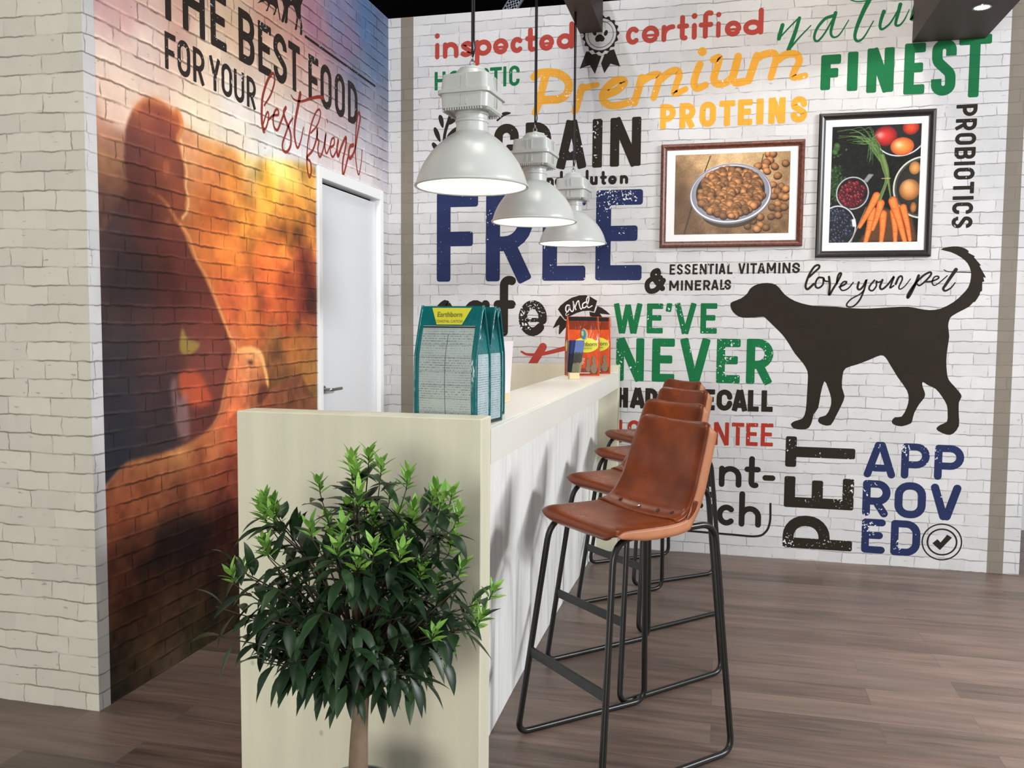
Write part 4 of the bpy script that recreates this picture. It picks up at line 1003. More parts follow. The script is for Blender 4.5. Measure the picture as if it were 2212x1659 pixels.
def paint_mural():
    y0, y1, z0, z1 = 2.64, D - 0.002, 0.0, HW - 0.002
    w, h = 560, 680
    Y, Z = np.meshgrid(np.linspace(y0, y1, w), np.linspace(z0, z1, h))
    img = rbf(MC['bg'], Y, Z, 3.2)
    n1 = vnoise(h, w, 48, 1); n2 = vnoise(h, w, 15, 2); n3 = vnoise(h, w, 6, 3); n4 = vnoise(h, w, 25, 5)
    img += ((n1 - 0.5) * 16 + (n2 - 0.5) * 8)[..., None] * np.array([0.5, 1.0, 1.1])

    def lay(poly, col, soft, amt=1.0):
        nonlocal img
        m = inside(catmull(poly, 3, closed=True), Y, Z).astype(float)
        m = blur(m, soft)[..., None] * amt
        img = img * (1 - m) + col * m
        return m[..., 0]
    hill = rbf(MC['hl'], Y, Z, 3.4)
    bok = (n4 * 0.6 + n2 * 0.4)
    k = np.clip((bok - 0.52) * 4, 0, 1) * np.clip((Y - 3.3) * 1.5, 0, 1)
    hill = hill * (1 - 0.32 * k[..., None]) + np.array([255, 150, 60]) * (0.20 * np.clip((0.42 - bok) * 5, 0, 1) * np.clip((Y - 3.2) * 1.5, 0, 1) * np.clip((Z - 1.35) * 2.5, 0, 1))[..., None]
    hill = hill * np.array([1.06, 1.1, 1.1]) + (n3 - 0.5)[..., None] * np.array([22, 16, 10])
    lay(MP['hill'], hill, 3)
    gnd = rbf(MC['gr'], Y, Z, 3.2) + (n3 - 0.5)[..., None] * np.array([26, 18, 12]) + (n2 - 0.5)[..., None] * np.array([22, 16, 12])
    lay(MP['ground'], gnd, 1)
    lay(MP['dark'], np.array([38., 28, 28]), 5, 0.75)
    lay(MP['arm'], np.array([214., 118, 78]), 3, 0.9)
    dog = rbf([(*MP['dogface'][2], 255, 168, 104), (*MP['dogface'][0], 250, 140, 86), (*MP['dogface'][3], 255, 180, 120), (*MP['dogface'][6], 140, 80, 48), (*MP['dogface'][7], 110, 64, 40), (*MP['dogface'][5], 200, 110, 66), (*MP['dogface'][9], 236, 124, 76), (*MP['dogface'][11], 236, 112, 66)], Y, Z, 2.6)
    dog += (n3 - 0.5)[..., None] * np.array([40, 28, 18])
    md = lay(MP['dogface'], dog, 1)
    rim = np.clip(md - np.roll(np.roll(md, -4, axis=1), -4, axis=0), 0, 1)[..., None] * 0.9
    img = img * (1 - rim) + np.array([255., 196, 120]) * rim
    per = rbf(MC['bd'], Y, Z, 3.4) + (n2 - 0.5)[..., None] * np.array([10, 6, 5])
    mb = lay(MP['body'], per, 1)
    mh = lay(MP['head'], per, 1)
    # sun-lit rim of hair, face and chest
    for mk in (mh, mb):
        e = np.clip(blur(mk, 3) * (1 - blur(mk, 3)) * 4, 0, 1) ** 2
        sh = np.roll(mk, -4, axis=1)
        rim = np.clip(mk - sh, 0, 1) * 0.75
        img = img * (1 - rim[..., None]) + np.array([232., 150, 86]) * rim[..., None]
    ring_ = np.clip(mh - np.roll(mh, 5, axis=0), 0, 1) * 0
    def stripe(pts, w0, w1, col, amt, fuzz=0.0):
        nonlocal img
        P = catmull(pts, 5)
        best = np.full(Y.shape, 9.0)
        for i in range(len(P) - 1):
            a, b = P[i], P[i + 1]
            dd = b - a; L2 = dd @ dd + 1e-12
            t = np.clip(((Y - a[0]) * dd[0] + (Z - a[1]) * dd[1]) / L2, 0, 1)
            ww = w0 + (w1 - w0) * (i + t) / (len(P) - 1)
            best = np.minimum(best, np.hypot(Y - a[0] - t * dd[0], Z - a[1] - t * dd[1]) / ww)
        m = np.exp(-best ** 2 * 2) * amt * (1 - fuzz * n3)
        img = img * (1 - m[..., None]) + np.array(col, float) * m[..., None]
    stripe(MP['hair_rim'], 0.030, 0.022, (226, 140, 84), 0.75, 0.9)
    stripe(MP['face_rim'], 0.014, 0.012, (250, 190, 130), 0.9)
    stripe(MP['chest_rim'], 0.010, 0.016, (240, 160, 96), 0.8)
    lay(MP['ear'], np.array([176., 96, 66]), 1, 0.8)
    lay(MP['eye'], np.array([70., 34, 24]), 1, 0.8)
    lay(MP['snout'], np.array([92., 46, 30]), 1, 0.8)
    lay(MP['hand'], np.array([196., 84, 52]), 2, 0.8)
    lay(MP['leaf'], np.array([150., 128, 58]), 1, 0.85)
    lay(MP['cloth'], np.array([150., 118, 118]), 2, 0.6)
    keep = ~((Y > DY0 - 0.052) & (Z < DZ + 0.066))
    return color_grid('sunset_print', img, lambda u, v: np.stack([np.full(u.shape, XL + 0.0004), y0 + u * (y1 - y0), z0 + v * (z1 - z0)], -1), M['mural'], wall_left, keep)


tag(paint_mural(), 'orange sunset print of a person and a dog')
print_words(['the_best_food'], 'L', M['i_darkL'], wall_left, 'large dark words THE BEST FOOD')
print_words(['for_your'], 'L', M['i_darkL'], wall_left, 'dark words FOR YOUR')
script('best_friend', 'L', M['i_redL'], wall_left, 'red script words best friend', off=0.0015)
script('rule', 'L', M['i_darkL'], wall_left, 'thin dark rule')
k = Ink('L')
for q in POLY['pets']: k.face(catmull(q, 2, closed=True))
k.build('pet_silhouettes', M['i_darkL'], wall_left, 'dark legs of a cat and a dog silhouette')


# ------------------------------------------------------------------ framed pictures
class Paint:
    """small raster in picture coordinates (x right, y down)"""
    def __init__(self, w, h, x0, y0, x1, y1, base):
        self.w, self.h = w, h
        self.X, self.Y = np.meshgrid(np.linspace(x0, x1, w), np.linspace(y1, y0, h))
        self.px = (x1 - x0) / w
        self.a = np.zeros((h, w, 3)) + np.array(base, float)

    def over(self, m, col):
        m = np.clip(m, 0, 1)[..., None]
        self.a = self.a * (1 - m) + np.asarray(col, float) * m

    def ell(self, cx, cy, rx, ry, rot=0.0):
        c, s = math.cos(rot), math.sin(rot)
        dx, dy = self.X - cx, self.Y - cy
        u, v = (dx * c + dy * s) / rx, (-dx * s + dy * c) / ry
        return np.sqrt(u * u + v * v)

    def blob(self, cx, cy, rx, ry, col, edge, rot=0.0, hl=None, hpos=(-0.35, -0.4), hs=0.5):
        d = self.ell(cx, cy, rx, ry, rot)
        m = np.clip((1 - d) * min(rx, ry) / self.px / 1.2 + 0.5, 0, 1)
        t = np.clip(d, 0, 1)[..., None] ** 2
        c = np.array(col, float) * (1 - t) + np.array(edge, float) * t
        if hl is not None:
            g = np.exp(-(self.ell(cx + hpos[0] * rx, cy + hpos[1] * ry, rx * hs, ry * hs) ** 2))[..., None]
            c = c * (1 - 0.8 * g) + np.array(hl, float) * 0.8 * g
        self.over(m, c)

    def line(self, pts, w0, w1, col, soft=1.0):
        P = catmull(pts, 6)
        best = np.full(self.X.shape, 9e9)
        for i in range(len(P) - 1):
            a, b = P[i], P[i + 1]
            d = b - a; L2 = d @ d + 1e-9
            t = np.clip(((self.X - a[0]) * d[0] + (self.Y - a[1]) * d[1]) / L2, 0, 1)
            dist = np.hypot(self.X - a[0] - t * d[0], self.Y - a[1] - t * d[1])
            ww = w0 + (w1 - w0) * (i + t) / (len(P) - 1)
            best = np.minimum(best, dist - ww / 2)
        self.over(np.clip(-best / (self.px * soft) + 0.5, 0, 1), col)

    def poly(self, pts, col, soft=0):
        m = inside(pts, self.X, self.Y).astype(float)
        if soft: m = blur(m, soft)
        self.over(m, col)

    def ring(self, cx, cy, rx, ry, t, col, rot=0.0, lo=None):
        d = self.ell(cx, cy, rx, ry, rot)
        m = np.clip((t / 2 - np.abs(d - 1) * min(rx, ry)) / self.px + 0.5, 0, 1)
        if lo is not None:
            m = m * lo
        self.over(m, col)


def paint_kibble():
    p = Paint(380, 272, 190, 365, 1028, 965, (150, 116, 76))
    n = vnoise(272, 380, 26, 21); f = vnoise(272, 380, 4, 22)
    g = np.exp(-(p.ell(650, 420, 520, 420) ** 2))
    p.a = np.array([96., 68, 42]) * (1 - g[..., None]) + np.array([206., 172, 126]) * g[..., None]
    p.a += ((n - 0.5) * 46 + (f - 0.5) * 26)[..., None] * np.array([1, .9, .75])
    p.line([(450, 380), (400, 520), (350, 640), (300, 830), (265, 965)], 7, 12, (50, 34, 22))
    p.line([(835, 380), (815, 470), (790, 560)], 6, 6, (60, 42, 28))
    p.over(np.clip(1 - p.ell(220, 700, 190, 330), 0, 1) * 0.8, (74, 50, 30))
    p.over(np.clip((p.Y - 860) / 140, 0, 1) * 0.45 * (p.X < 420), (70, 48, 28))
    rg = np.random.default_rng(4)

    def kib(x, y, r):
        d = rg.uniform(0.66, 1.1)
        rx, ry = r * rg.uniform(0.95, 1.15), r * rg.uniform(0.78, 0.98)
        rot = rg.uniform(-.5, .5)
        p.blob(x + 3, y + 7, rx * 1.06, ry * 1.08, (66, 38, 20), (50, 28, 14), rot)
        p.blob(x, y, rx, ry, np.array([176, 118, 66]) * d, np.array([104, 62, 32]) * d, rot, np.array([208, 152, 96]) * d, (-.2, -.3), .6)
    for x, y in [(870, 375), (900, 378), (880, 425), (855, 440), (845, 470), (795, 465), (915, 470), (992, 450), (860, 503), (938, 540), (905, 605), (968, 617), (1000, 640), (920, 655), (940, 655), (970, 690), (915, 690), (1000, 700), (945, 745), (905, 770), (950, 785), (990, 770), (900, 840), (950, 830), (820, 840), (770, 868), (825, 900), (865, 920), (800, 930), (730, 905)]:
        kib(x, y, 27)
    p.blob(600, 800, 215, 120, (96, 78, 60), (52, 38, 26))
    p.blob(600, 664, 300, 224, (176, 178, 190), (120, 120, 130), -0.06, (232, 234, 240), (-.1, -.7), .6)
    p.ring(600, 660, 292, 214, 9, (226, 228, 234), -0.06)
    p.ring(600, 668, 297, 222, 6, (104, 104, 116), -0.06)
    p.blob(600, 655, 252, 194, (70, 44, 26), (46, 30, 20), -0.06)
    sp = []
    for i in range(250):
        a, r = rg.uniform(0, 2 * PI), math.sqrt(rg.uniform(0, 1))
        sp.append((600 + 232 * r * math.cos(a), 655 + 178 * r * math.sin(a)))
    for x, y in sorted(sp, key=lambda q: q[1]):
        kib(x, y, rg.uniform(23, 31))
    return p.a


def paint_vegetables():
    p = Paint(300, 380, 1310, 160, 1985, 1022, (15, 17, 14))
    n = vnoise(380, 300, 9, 31); n2 = vnoise(380, 300, 3, 32)
    p.a += ((n - 0.5) * 14)[..., None]
    rg = np.random.default_rng(9)
    p.poly([(1540, 1022), (1700, 760), (1940, 840), (1985, 1022)], (86, 58, 36), 4)
    # bowl of stone fruit
    p.blob(1830, 240, 205, 165, (34, 36, 36), (24, 25, 25))
    p.ring(1825, 225, 195, 165, 9, (196, 200, 204), lo=np.clip((p.Y - 300) / 30, 0, 1))
    p.blob(1905, 185, 62, 55, (206, 76, 46), (120, 30, 24))
    p.blob(1718, 242, 88, 74, (200, 52, 48), (104, 20, 26), 0, (250, 170, 160), (-.45, -.1), .3)
    p.blob(1845, 322, 88, 66, (228, 142, 62), (176, 74, 40), 0, (250, 210, 170), (-.3, -.2), .35)
    # bowl of potatoes
    p.blob(2015, 630, 225, 205, (52, 50, 44), (30, 29, 26))
    p.ring(2015, 625, 215, 215, 26, (64, 66, 60))
    p.ring(2015, 625, 222, 222, 12, (196, 196, 184))
    p.blob(1945, 482, 42, 48, (206, 150, 88), (136, 88, 44))
    p.blob(1912, 640, 78, 78, (206, 144, 84), (120, 72, 36), 0, (226, 176, 120), (-.2, -.4), .5)
    p.blob(1945, 770, 24, 40, (180, 120, 66), (110, 66, 34))
    # greens at the left
    for i in range(120):
        x, y = 1310 + abs(rg.normal(0, 42)), rg.normal(545, 75)
        c = rg.uniform(0.5, 1.1)
        p.blob(x, y, rg.uniform(8, 20), rg.uniform(5, 10), np.array([64, 104, 46]) * c, np.array([28, 52, 24]) * c, rg.uniform(0, 3))
    for x, y in ((1345, 320), (1335, 345), (1350, 300)):
        p.blob(x, y, 26, 22, (72, 110, 58), (34, 60, 30), 0.6)
    # cups of berries
    p.blob(1480, 660, 126, 122, (70, 70, 74), (34, 34, 36))
    p.poly([(1560, 565), (1600, 515), (1640, 520), (1590, 580)], (128, 130, 132), 1)
    p.blob(1480, 645, 112, 98, (40, 10, 14), (28, 8, 10))
    for i in range(130):
        a, r = rg.uniform(0, 2 * PI), math.sqrt(rg.uniform(0, 1))
        c = rg.uniform(0.55, 1.2)
        p.blob(1478 + 100 * r * math.cos(a), 662 + 92 * r * math.sin(a), 17, 17, np.array([134, 32, 44]) * c, np.array([60, 10, 20]) * c, 0, (226, 150, 160), (-.3, -.4), .22)
    p.ring(1480, 655, 122, 118, 9, (170, 172, 176))
    p.blob(1375, 905, 160, 160, (26, 28, 36), (16, 17, 22))
    for i in range(210):
        a, r = rg.uniform(0, 2 * PI), math.sqrt(rg.uniform(0, 1))
        c = rg.uniform(0.5, 1.25)
        p.blob(1372 + 122 * r * math.cos(a), 902 + 135 * r * math.sin(a), 16, 16, np.array([44, 50, 68]) * c, np.array([14, 16, 26]) * c, 0, (150, 160, 186), (-.2, -.4), .25)
    p.ring(1372, 905, 140, 156, 9, (196, 198, 204))
    p.poly([(1480, 850), (1510, 845), (1520, 905), (1490, 905)], (214, 216, 220), 1)
    p.line([(1480, 1022), (1540, 880), (1590, 760)], 8, 4, (150, 130, 110))
    # carrots
    for x0, y0, x1, y1, w in ((1870, 770, 1930, 1010, 56), (1800, 800, 1820, 1030, 60), (1640, 790, 1590, 1040, 66), (1720, 815, 1712, 1030, 62), (1665, 680, 1545, 905, 62), (1700, 735, 1645, 925, 60), (1790, 720, 1895, 1030, 70)):
        for s, c in ((1.0, (150, 66, 26)), (0.86, (214, 104, 44)), (0.5, (234, 134, 66))):
            p.line([(x0, y0), ((x0 + x1) / 2 + 4, (y0 + y1) / 2), (x1, y1)], w * s, w * s * 0.5, c, 2.0)
        for q in range(8):
            t = rg.uniform(0.1, 0.9)
            cx, cy = x0 + (x1 - x0) * t, y0 + (y1 - y0) * t
            p.line([(cx - w * .3, cy), (cx + w * .2, cy + 2)], 2, 2, (178, 78, 32))
    # fronds
    for i in range(46):
        c = rg.uniform(0.55, 1.15)
        ex, ey = 1340 + rg.uniform(0, 330), 175 + rg.uniform(0, 120)
        if rg.uniform() < .25: ex, ey = 1560 + rg.uniform(0, 120), 330 + rg.uniform(0, 120)
        mx = rg.uniform(1600, 1660); my = rg.uniform(270, 330)
        p.line([(ex, ey), ((ex + mx) / 2, min(ey, my) + rg.uniform(-10, 30)), (mx, my), (1720 + rg.uniform(-20, 14), 460)], 2.5, 6, np.array([98, 132, 74]) * c)
    for i in range(16):
        c = rg.uniform(0.7, 1.15)
        x = rg.uniform(-22, 22)
        p.line([(1690 + x, 380), (1725 + x, 480), (1742 + x * .7, 570), (1700 + x if x < 4 else 1775, 705)], 9, 8, np.array([122, 150, 82]) * c)
    p.line([(1700, 552), (1765, 552)], 5, 5, (190, 170, 120))
    p.a += ((n2 - 0.5) * 10)[..., None]
    return p.a


def framed_picture(x0, x1, z0, z1, px0, px1, pz0, pz1, mat, img, fw, label):
    cx, cz = (x0 + x1) / 2, (z0 + z1) / 2
    root = empty('framed_picture', (cx, D, cz), 0, label, 'picture', 'framed pictures on the lettered wall')
    prof = [(0, 0.0), (0, 0.012), (0.006, 0.019), (fw * 0.45, 0.021), (fw * 0.72, 0.016), (fw * 0.8, 0.013), (fw, 0.011), (fw, 0.004)]
    v, f = [], []
    for d, o in prof:
        for sx, sz in ((-1, -1), (1, -1), (1, 1), (-1, 1)):
            v.append((sx * ((x1 - x0) / 2 - d), -o - 0.002, sz * ((z1 - z0) / 2 - d)))
    for i in range(len(prof) - 1):
        for k in range(4):
            j = (k + 1) % 4
            f.append((i * 4 + k, i * 4 + j, (i + 1) * 4 + j, (i + 1) * 4 + k))
    link_mesh('frame', v, f, mat, root)
    hx, hz = (x1 - x0) / 2 - fw * 0.6, (z1 - z0) / 2 - fw * 0.6
    MB().box(-hx, hx, -0.009, -0.002, -hz, hz).build('mount', M['mat_card'], root)
    color_grid('photograph', img, lambda u, v: np.stack([px0 - cx + u * (px1 - px0), np.full(u.shape, -0.0096), pz0 - cz + v * (pz1 - pz0)], -1), M['photo'], root)
    return root


framed_picture(-0.375, 0.4545, 1.877, 2.4955, -0.2885, 0.3755, 1.9545, 2.4305, M['frame_red'], paint_kibble(), 0.036, 'wide red brown framed picture of a silver bowl of dog kibble')
framed_picture(0.5285, 1.154, 1.8085, 2.635, 0.6025, 1.080, 1.8935, 2.5575, M['frame_black'], paint_vegetables(), 0.037, 'tall black framed picture of carrots, fruit and berries')

# ------------------------------------------------------------------ ceiling beams over the stand
def beam(x0, x1, z0, z1, y0, y1, label, spots=()):
    root = empty('ceiling_beam', ((x0 + x1) / 2, y1, z0), 0, label, 'beam', 'dark brown beams over the stand')
    w = (x1 - x0) / 2
    MB().box(-w, w, y0 - y1, 0, 0, z1 - z0).build('beam_body', M['beam'], root, bevel=0.003)
    for sx, sy, r in spots:
        MB().lathe([(r, -0.004), (r * 1.22, -0.004), (r * 1.25, 0.0), (r, 0.0)], 32, (sx - (x0 + x1) / 2, sy - y1, 0)).build('spotlight_ring', M['steel'], root, smooth=True)
        MB().lathe([(r, -0.0015), (0.001, -0.0015)], 32, (sx - (x0 + x1) / 2, sy - y1, 0)).build('spotlight_lens', M['spot_lens'], root)
        light('spot_lamp', 'SPOT', (sx, sy, z0 - 0.02), (sx + 0.55, sy - 0.35, 0), SPOT_W * (0.4 if sy > 4 else 1.6), (1.0, 0.95, 0.88), spot_size=math.radians(74), spot_blend=0.9, shadow_soft_size=0.03)
    return root


M['spot_lens'] = glow('lit spotlight lens', (1.0, 0.97, 0.9), 22.0)
SPOT_W = 110
beam(-0.885, -0.744, 3.190, 3.46, 0.6, D - 0.001, 'narrow dark brown beam ending at the rosette, lamp cords hanging from it')
beam(1.013, 1.391, 3.008, 3.42, 0.6, D - 0.001, 'wide dark brown beam with a lit round spotlight above the word FINEST', [(1.235, 4.86, 0.036), (1.235, 3.5, 0.036), (1.235, 2.2, 0.036)])

# perforated cable tray in the dark hall above the back wall
tray = MB()
ta, tb = Vector((-1.93, 7.0, 3.68)), Vector((-1.20, 7.0, 4.76))
td = (tb - ta).normalized(); ts = Vector((td.z, 0, -td.x)); tn = td.cross(ts)
def slab(mbx, o, l, w, h):
    vs = []
    for a in (0, l):
        for b in (-w / 2, w / 2):
            for c in (0, h):
                vs.append(o + td * a + ts * b + tn * c)
    mbx.add(vs, [(0, 1, 3, 2), (4, 6, 7, 5), (0, 4, 5, 1), (2, 3, 7, 6), (0, 2, 6, 4), (1, 5, 7, 3)])
rootT = empty('cable_tray', ta, 0, 'grey perforated cable tray in the dark hall above the white wall', 'cable tray')
def shift(mbx): mbx.v = [tuple(Vector(p) - ta) for p in mbx.v]; return mbx
t1 = MB(); Lt = (tb - ta).length
slab(t1, ta + ts * 0.048, Lt, 0.008, 0.03); slab(t1, ta - ts * 0.048, Lt, 0.008, 0.03)
for i in range(int(Lt / 0.03)):
    slab(t1, ta + td * (i * 0.03), 0.019, 0.096, 0.003)
for s in (-0.034, -0.006, 0.020): slab(t1, ta + ts * s, Lt, 0.014, 0.003)
shift(t1).build('tray_channel', plain('galvanised tray', (150, 158, 170), 0.45, 0.4), rootT)

# ------------------------------------------------------------------ bar counter
CX0, CX1, CY0, CY1 = -1.312, -0.600, 2.152, 5.352
ctr = empty('bar_counter', (-0.95, 3.75, 0), 0, 'long white bar counter with tall end panels and a raised bar top', 'counter')
def cpart(name, mat, b, bevel=0.002, label=None, mb=None):
    m = MB()
    for q in b: m.box(q[0] + 0.95, q[1] + 0.95, q[2] - 3.75, q[3] - 3.75, q[4], q[5])
    o = m.build(name, mat, ctr, bevel=bevel)
    if label: o['label'] = label
    return o
cpart('end_panel', M['pine'], [(CX0, CX1, CY0, CY0 + 0.097, 0, 1.154)], 0.003, 'near end panel of whitewashed board')
cpart('end_panel', M['pine'], [(CX0, CX1, CY1 - 0.085, CY1, 0, 1.158)], 0.003, 'far end panel by the lettered wall')
cpart('bar_top', M['worktop'], [(-0.872, CX1 - 0.02, CY0 + 0.098, CY1 - 0.086, 1.088, 1.116)], 0.0015)
cpart('fascia', M['fascia'], [(CX1 - 0.0195, CX1, CY0 + 0.1, 3.455, 1.020, 1.116), (CX1 - 0.0195, CX1, 3.4575, CY1 - 0.087, 1.020, 1.116)], 0.001)
cpart('lower_worktop', M['worktop'], [(CX0 + 0.02, -0.755, CY0 + 0.098, CY1 - 0.086, 0.86, 0.90)], 0.002)
cpart('top_support', M['fascia'], [(-0.868, -0.85, CY0 + 0.1, CY1 - 0.088, 0.905, 1.087)], 0.001)
# front panel, bowed slightly inward along its length
v, f = [], []
N = 24
for i in range(N + 1):
    t = i / N
    y = CY0 + 0.0975 + (CY1 - 0.0855 - CY0 - 0.0975) * t
    x = -0.722 - 0.024 * math.sin(PI * min(1, t * 1.02))
    for (dx, z) in ((0, 0.001), (0, 1.087), (-0.02, 1.087), (-0.02, 0.001)):
        v.append((x + dx + 0.95, y - 3.75, z))
for i in range(N):
    for k in range(4):
        j = (k + 1) % 4
        f.append((i * 4 + k, i * 4 + j, (i + 1) * 4 + j, (i + 1) * 4 + k))
f += [(0, 1, 2, 3), tuple(N * 4 + q for q in (3, 2, 1, 0))]
tag(link_mesh('front_panel', v, f, M['panel'], ctr), 'pale streaked front panel')

# ------------------------------------------------------------------ pendant lamps
def make_lamp():
    root = empty('pendant_lamp', (0, 0, 0))
    # origin at the rim plane
    prof = [(0.192, 0.0), (0.1915, 0.012), (0.188, 0.026), (0.180, 0.048), (0.166, 0.076), (0.149, 0.102), (0.128, 0.128), (0.105, 0.150), (0.083, 0.168), (0.066, 0.179), (0.057, 0.185)]
    pf = catmull(prof, 3)
    m = MB(); m.lathe([(p[0], p[1]) for p in pf], 64)
    m.build('shade', M['lamp'], root, smooth='all')
    m = MB(); m.lathe([(p[0] - 0.0035, p[1] + 0.001) for p in pf] + [(0.001, 0.186)], 64)
    m.build('reflector', M['lamp_in'], root, smooth='all')
    m = MB()
    m.lathe([(0.1945 + 0.0042 * math.cos(2 * PI * i / 10), 0.002 + 0.0048 * math.sin(2 * PI * i / 10)) for i in range(11)], 64)
    m.build('rim', M['lamp'], root, smooth='all')
    m = MB()
    m.lathe([(0.056, 0.180), (0.0545, 0.196), (0.0545, 0.214), (0.058, 0.218), (0.058, 0.224), (0.0548, 0.228), (0.0548, 0.240), (0.058, 0.243), (0.058, 0.262), (0.03, 0.263)], 48)
    m.build('neck', M['lamp'], root, smooth=True)

    def rbox(mb, hw, z0, z1, rr, tw=0.0, n=6):
        pts = []
        for sx, sy, a0 in ((1, 1, 0), (-1, 1, 90), (-1, -1, 180), (1, -1, 270)):
            for k in range(n + 1):
                a = math.radians(a0 + 90 * k / n)
                pts.append((sx * (hw - rr) + rr * math.cos(a), sy * (hw - rr) + rr * math.sin(a)))
        c = len(pts)
        vs = [(x, y, z0) for x, y in pts] + [(x * (1 - tw), y * (1 - tw), z1) for x, y in pts]
        mb.add(vs, [tuple(reversed(range(c))), tuple(range(c, 2 * c))] + [(i, (i + 1) % c, c + (i + 1) % c, c + i) for i in range(c)])
    m = MB()
    rbox(m, 0.0865, 0.312, 0.366, 0.024, 0.05)
    rbox(m, 0.084, 0.254, 0.302, 0.024, -0.03)
    for s in (-1, 1):                          # moulded ribs
        for a in range(4):
            c, d = math.cos(a * PI / 2), math.sin(a * PI / 2)
            for z0, z1 in ((0.318, 0.362), (0.262, 0.298)):
                q = MB().box(0.0835, 0.0895, s * 0.011 - 0.002, s * 0.011 + 0.002, z0, z1)
                m.add([(x * c - y * d, x * d + y * c, z) for x, y, z in q.v], q.f)
    for a in range(4):                         # little teeth under the housing
        c, d = math.cos(a * PI / 2), math.sin(a * PI / 2)
        for i in range(-7, 8):
            q = MB().box(0.076, 0.083, i * 0.009 - 0.0025, i * 0.009 + 0.0025, 0.246, 0.256)
            m.add([(x * c - y * d, x * d + y * c, z) for x, y, z in q.v], q.f)
    hs = m.build('housing', M['lamp'], root, smooth=True)
    m = MB(); rbox(m, 0.0955, 0.301, 0.313, 0.026)
    m.build('flange', M['lamp'], root, smooth=True)
    m = MB()
    m.lathe([(0.066, 0.364), (0.066, 0.372), (0.060, 0.378), (0.056, 0.386), (0.050, 0.392), (0.046, 0.394), (0.044, 0.400), (0.012, 0.405), (0.010, 0.412), (0.0, 0.412)], 40)
    m.build('cap', M['lamp'], root, smooth=True)
    m = MB()
    m.tube([(0.0085 * math.cos(a), 0, 0.419 + 0.011 * math.sin(a)) for a in [2 * PI * i / 16 for i in range(16)]], 0.0022, 8, closed=True)
    m.tube([(0, 0.007 * math.cos(a), 0.438 + 0.011 * math.sin(a)) for a in [2 * PI * i / 16 for i in range(16)]], 0.0020, 8, closed=True)
    m.build('hook', M['steel'], root, smooth='all')
    m = MB(); m.lathe([(0.0, 0.062), (0.018, 0.066), (0.032, 0.082), (0.036, 0.100), (0.030, 0.120), (0.018, 0.14), (0.016, 0.182)], 24)
    m.build('bulb', M['bulb'], root, smooth='all')
    return root


def copy_tree(o, parent=None):
    c = o.copy()
    COL.objects.link(c)
    if parent is not None: c.parent = parent
    for ch in list(o.children): copy_tree(ch, c)
    return c


LAMPX, RIMZ = -0.850, 1.875
lamps = [(2.905, 'white industrial pendant lamp nearest the camera, hanging largest over the bar'), (3.935, 'middle one of the three white pendant lamps over the bar'), (5.0, 'white pendant lamp farthest from the camera, nearest the lettered wall')]
proto = make_lamp()
LAMP_W = 78
for i, (y, lab) in enumerate(lamps):
    o = proto if i == 0 else copy_tree(proto)
    o.location = (LAMPX, y, RIMZ)
    tag(o, lab, 'lamp', 'white pendant lamps over the bar')
    o.rotation_euler.z = math.radians(-5)
    light('lamp_light', 'POINT', (LAMPX, y, RIMZ + 0.105), None, LAMP_W, (1.0, 0.93, 0.82), shadow_soft_size=0.035)
for i, (y, lab) in enumerate(lamps):
    root = [q for q in COL.objects if q.get('label') == lab][0]
    m = MB()
    m.tube([(0, 0, 0.440), (0.0, 0, 0.49), (-0.001, 0, 0.9), (-0.002, 0, 3.189 - RIMZ)], 0.0042, 10)
    m.tube([(0.003, 0, 0.443), (0.010, 0, 0.47), (0.0065, 0, 0.50), (0.006, 0, 0.9), (0.006, 0, 3.189 - RIMZ)], 0.0026, 8)
    m.build('cord', M['cord'], root, smooth='all')

# ------------------------------------------------------------------ bar stools
SEATP = catmull([(0.196, 0.748), (0.213, 0.760), (0.219, 0.774), (0.211, 0.788), (0.185, 0.795), (0.12, 0.792), (0.05, 0.788), (-0.02, 0.788), (-0.065, 0.797), (-0.095, 0.820), (-0.112, 0.850)], 4)
BACKP = catmull([(-0.026, 0.792), (-0.060, 0.8005), (-0.087, 0.819), (-0.106, 0.849), (-0.124, 0.885), (-0.144, 0.945), (-0.164, 1.005), (-0.180, 1.055), (-0.188, 1.076), (-0.198, 1.0855), (-0.210, 1.083), (-0.216, 1.072)], 4)


def seat_w(i, n):
    t = i / (n - 1)
    return 0.155 + 0.055 * math.sin(min(1, t / 0.36) * PI / 2) - 0.012 * max(0, t - 0.5)


def back_w(i, n):
    t = i / (n - 1)
    w = 0.204 - 0.034 * min(1, t / 0.74)
    if t > 0.66: w -= 0.045 * ((t - 0.66) / 0.34) ** 2.2
    return w


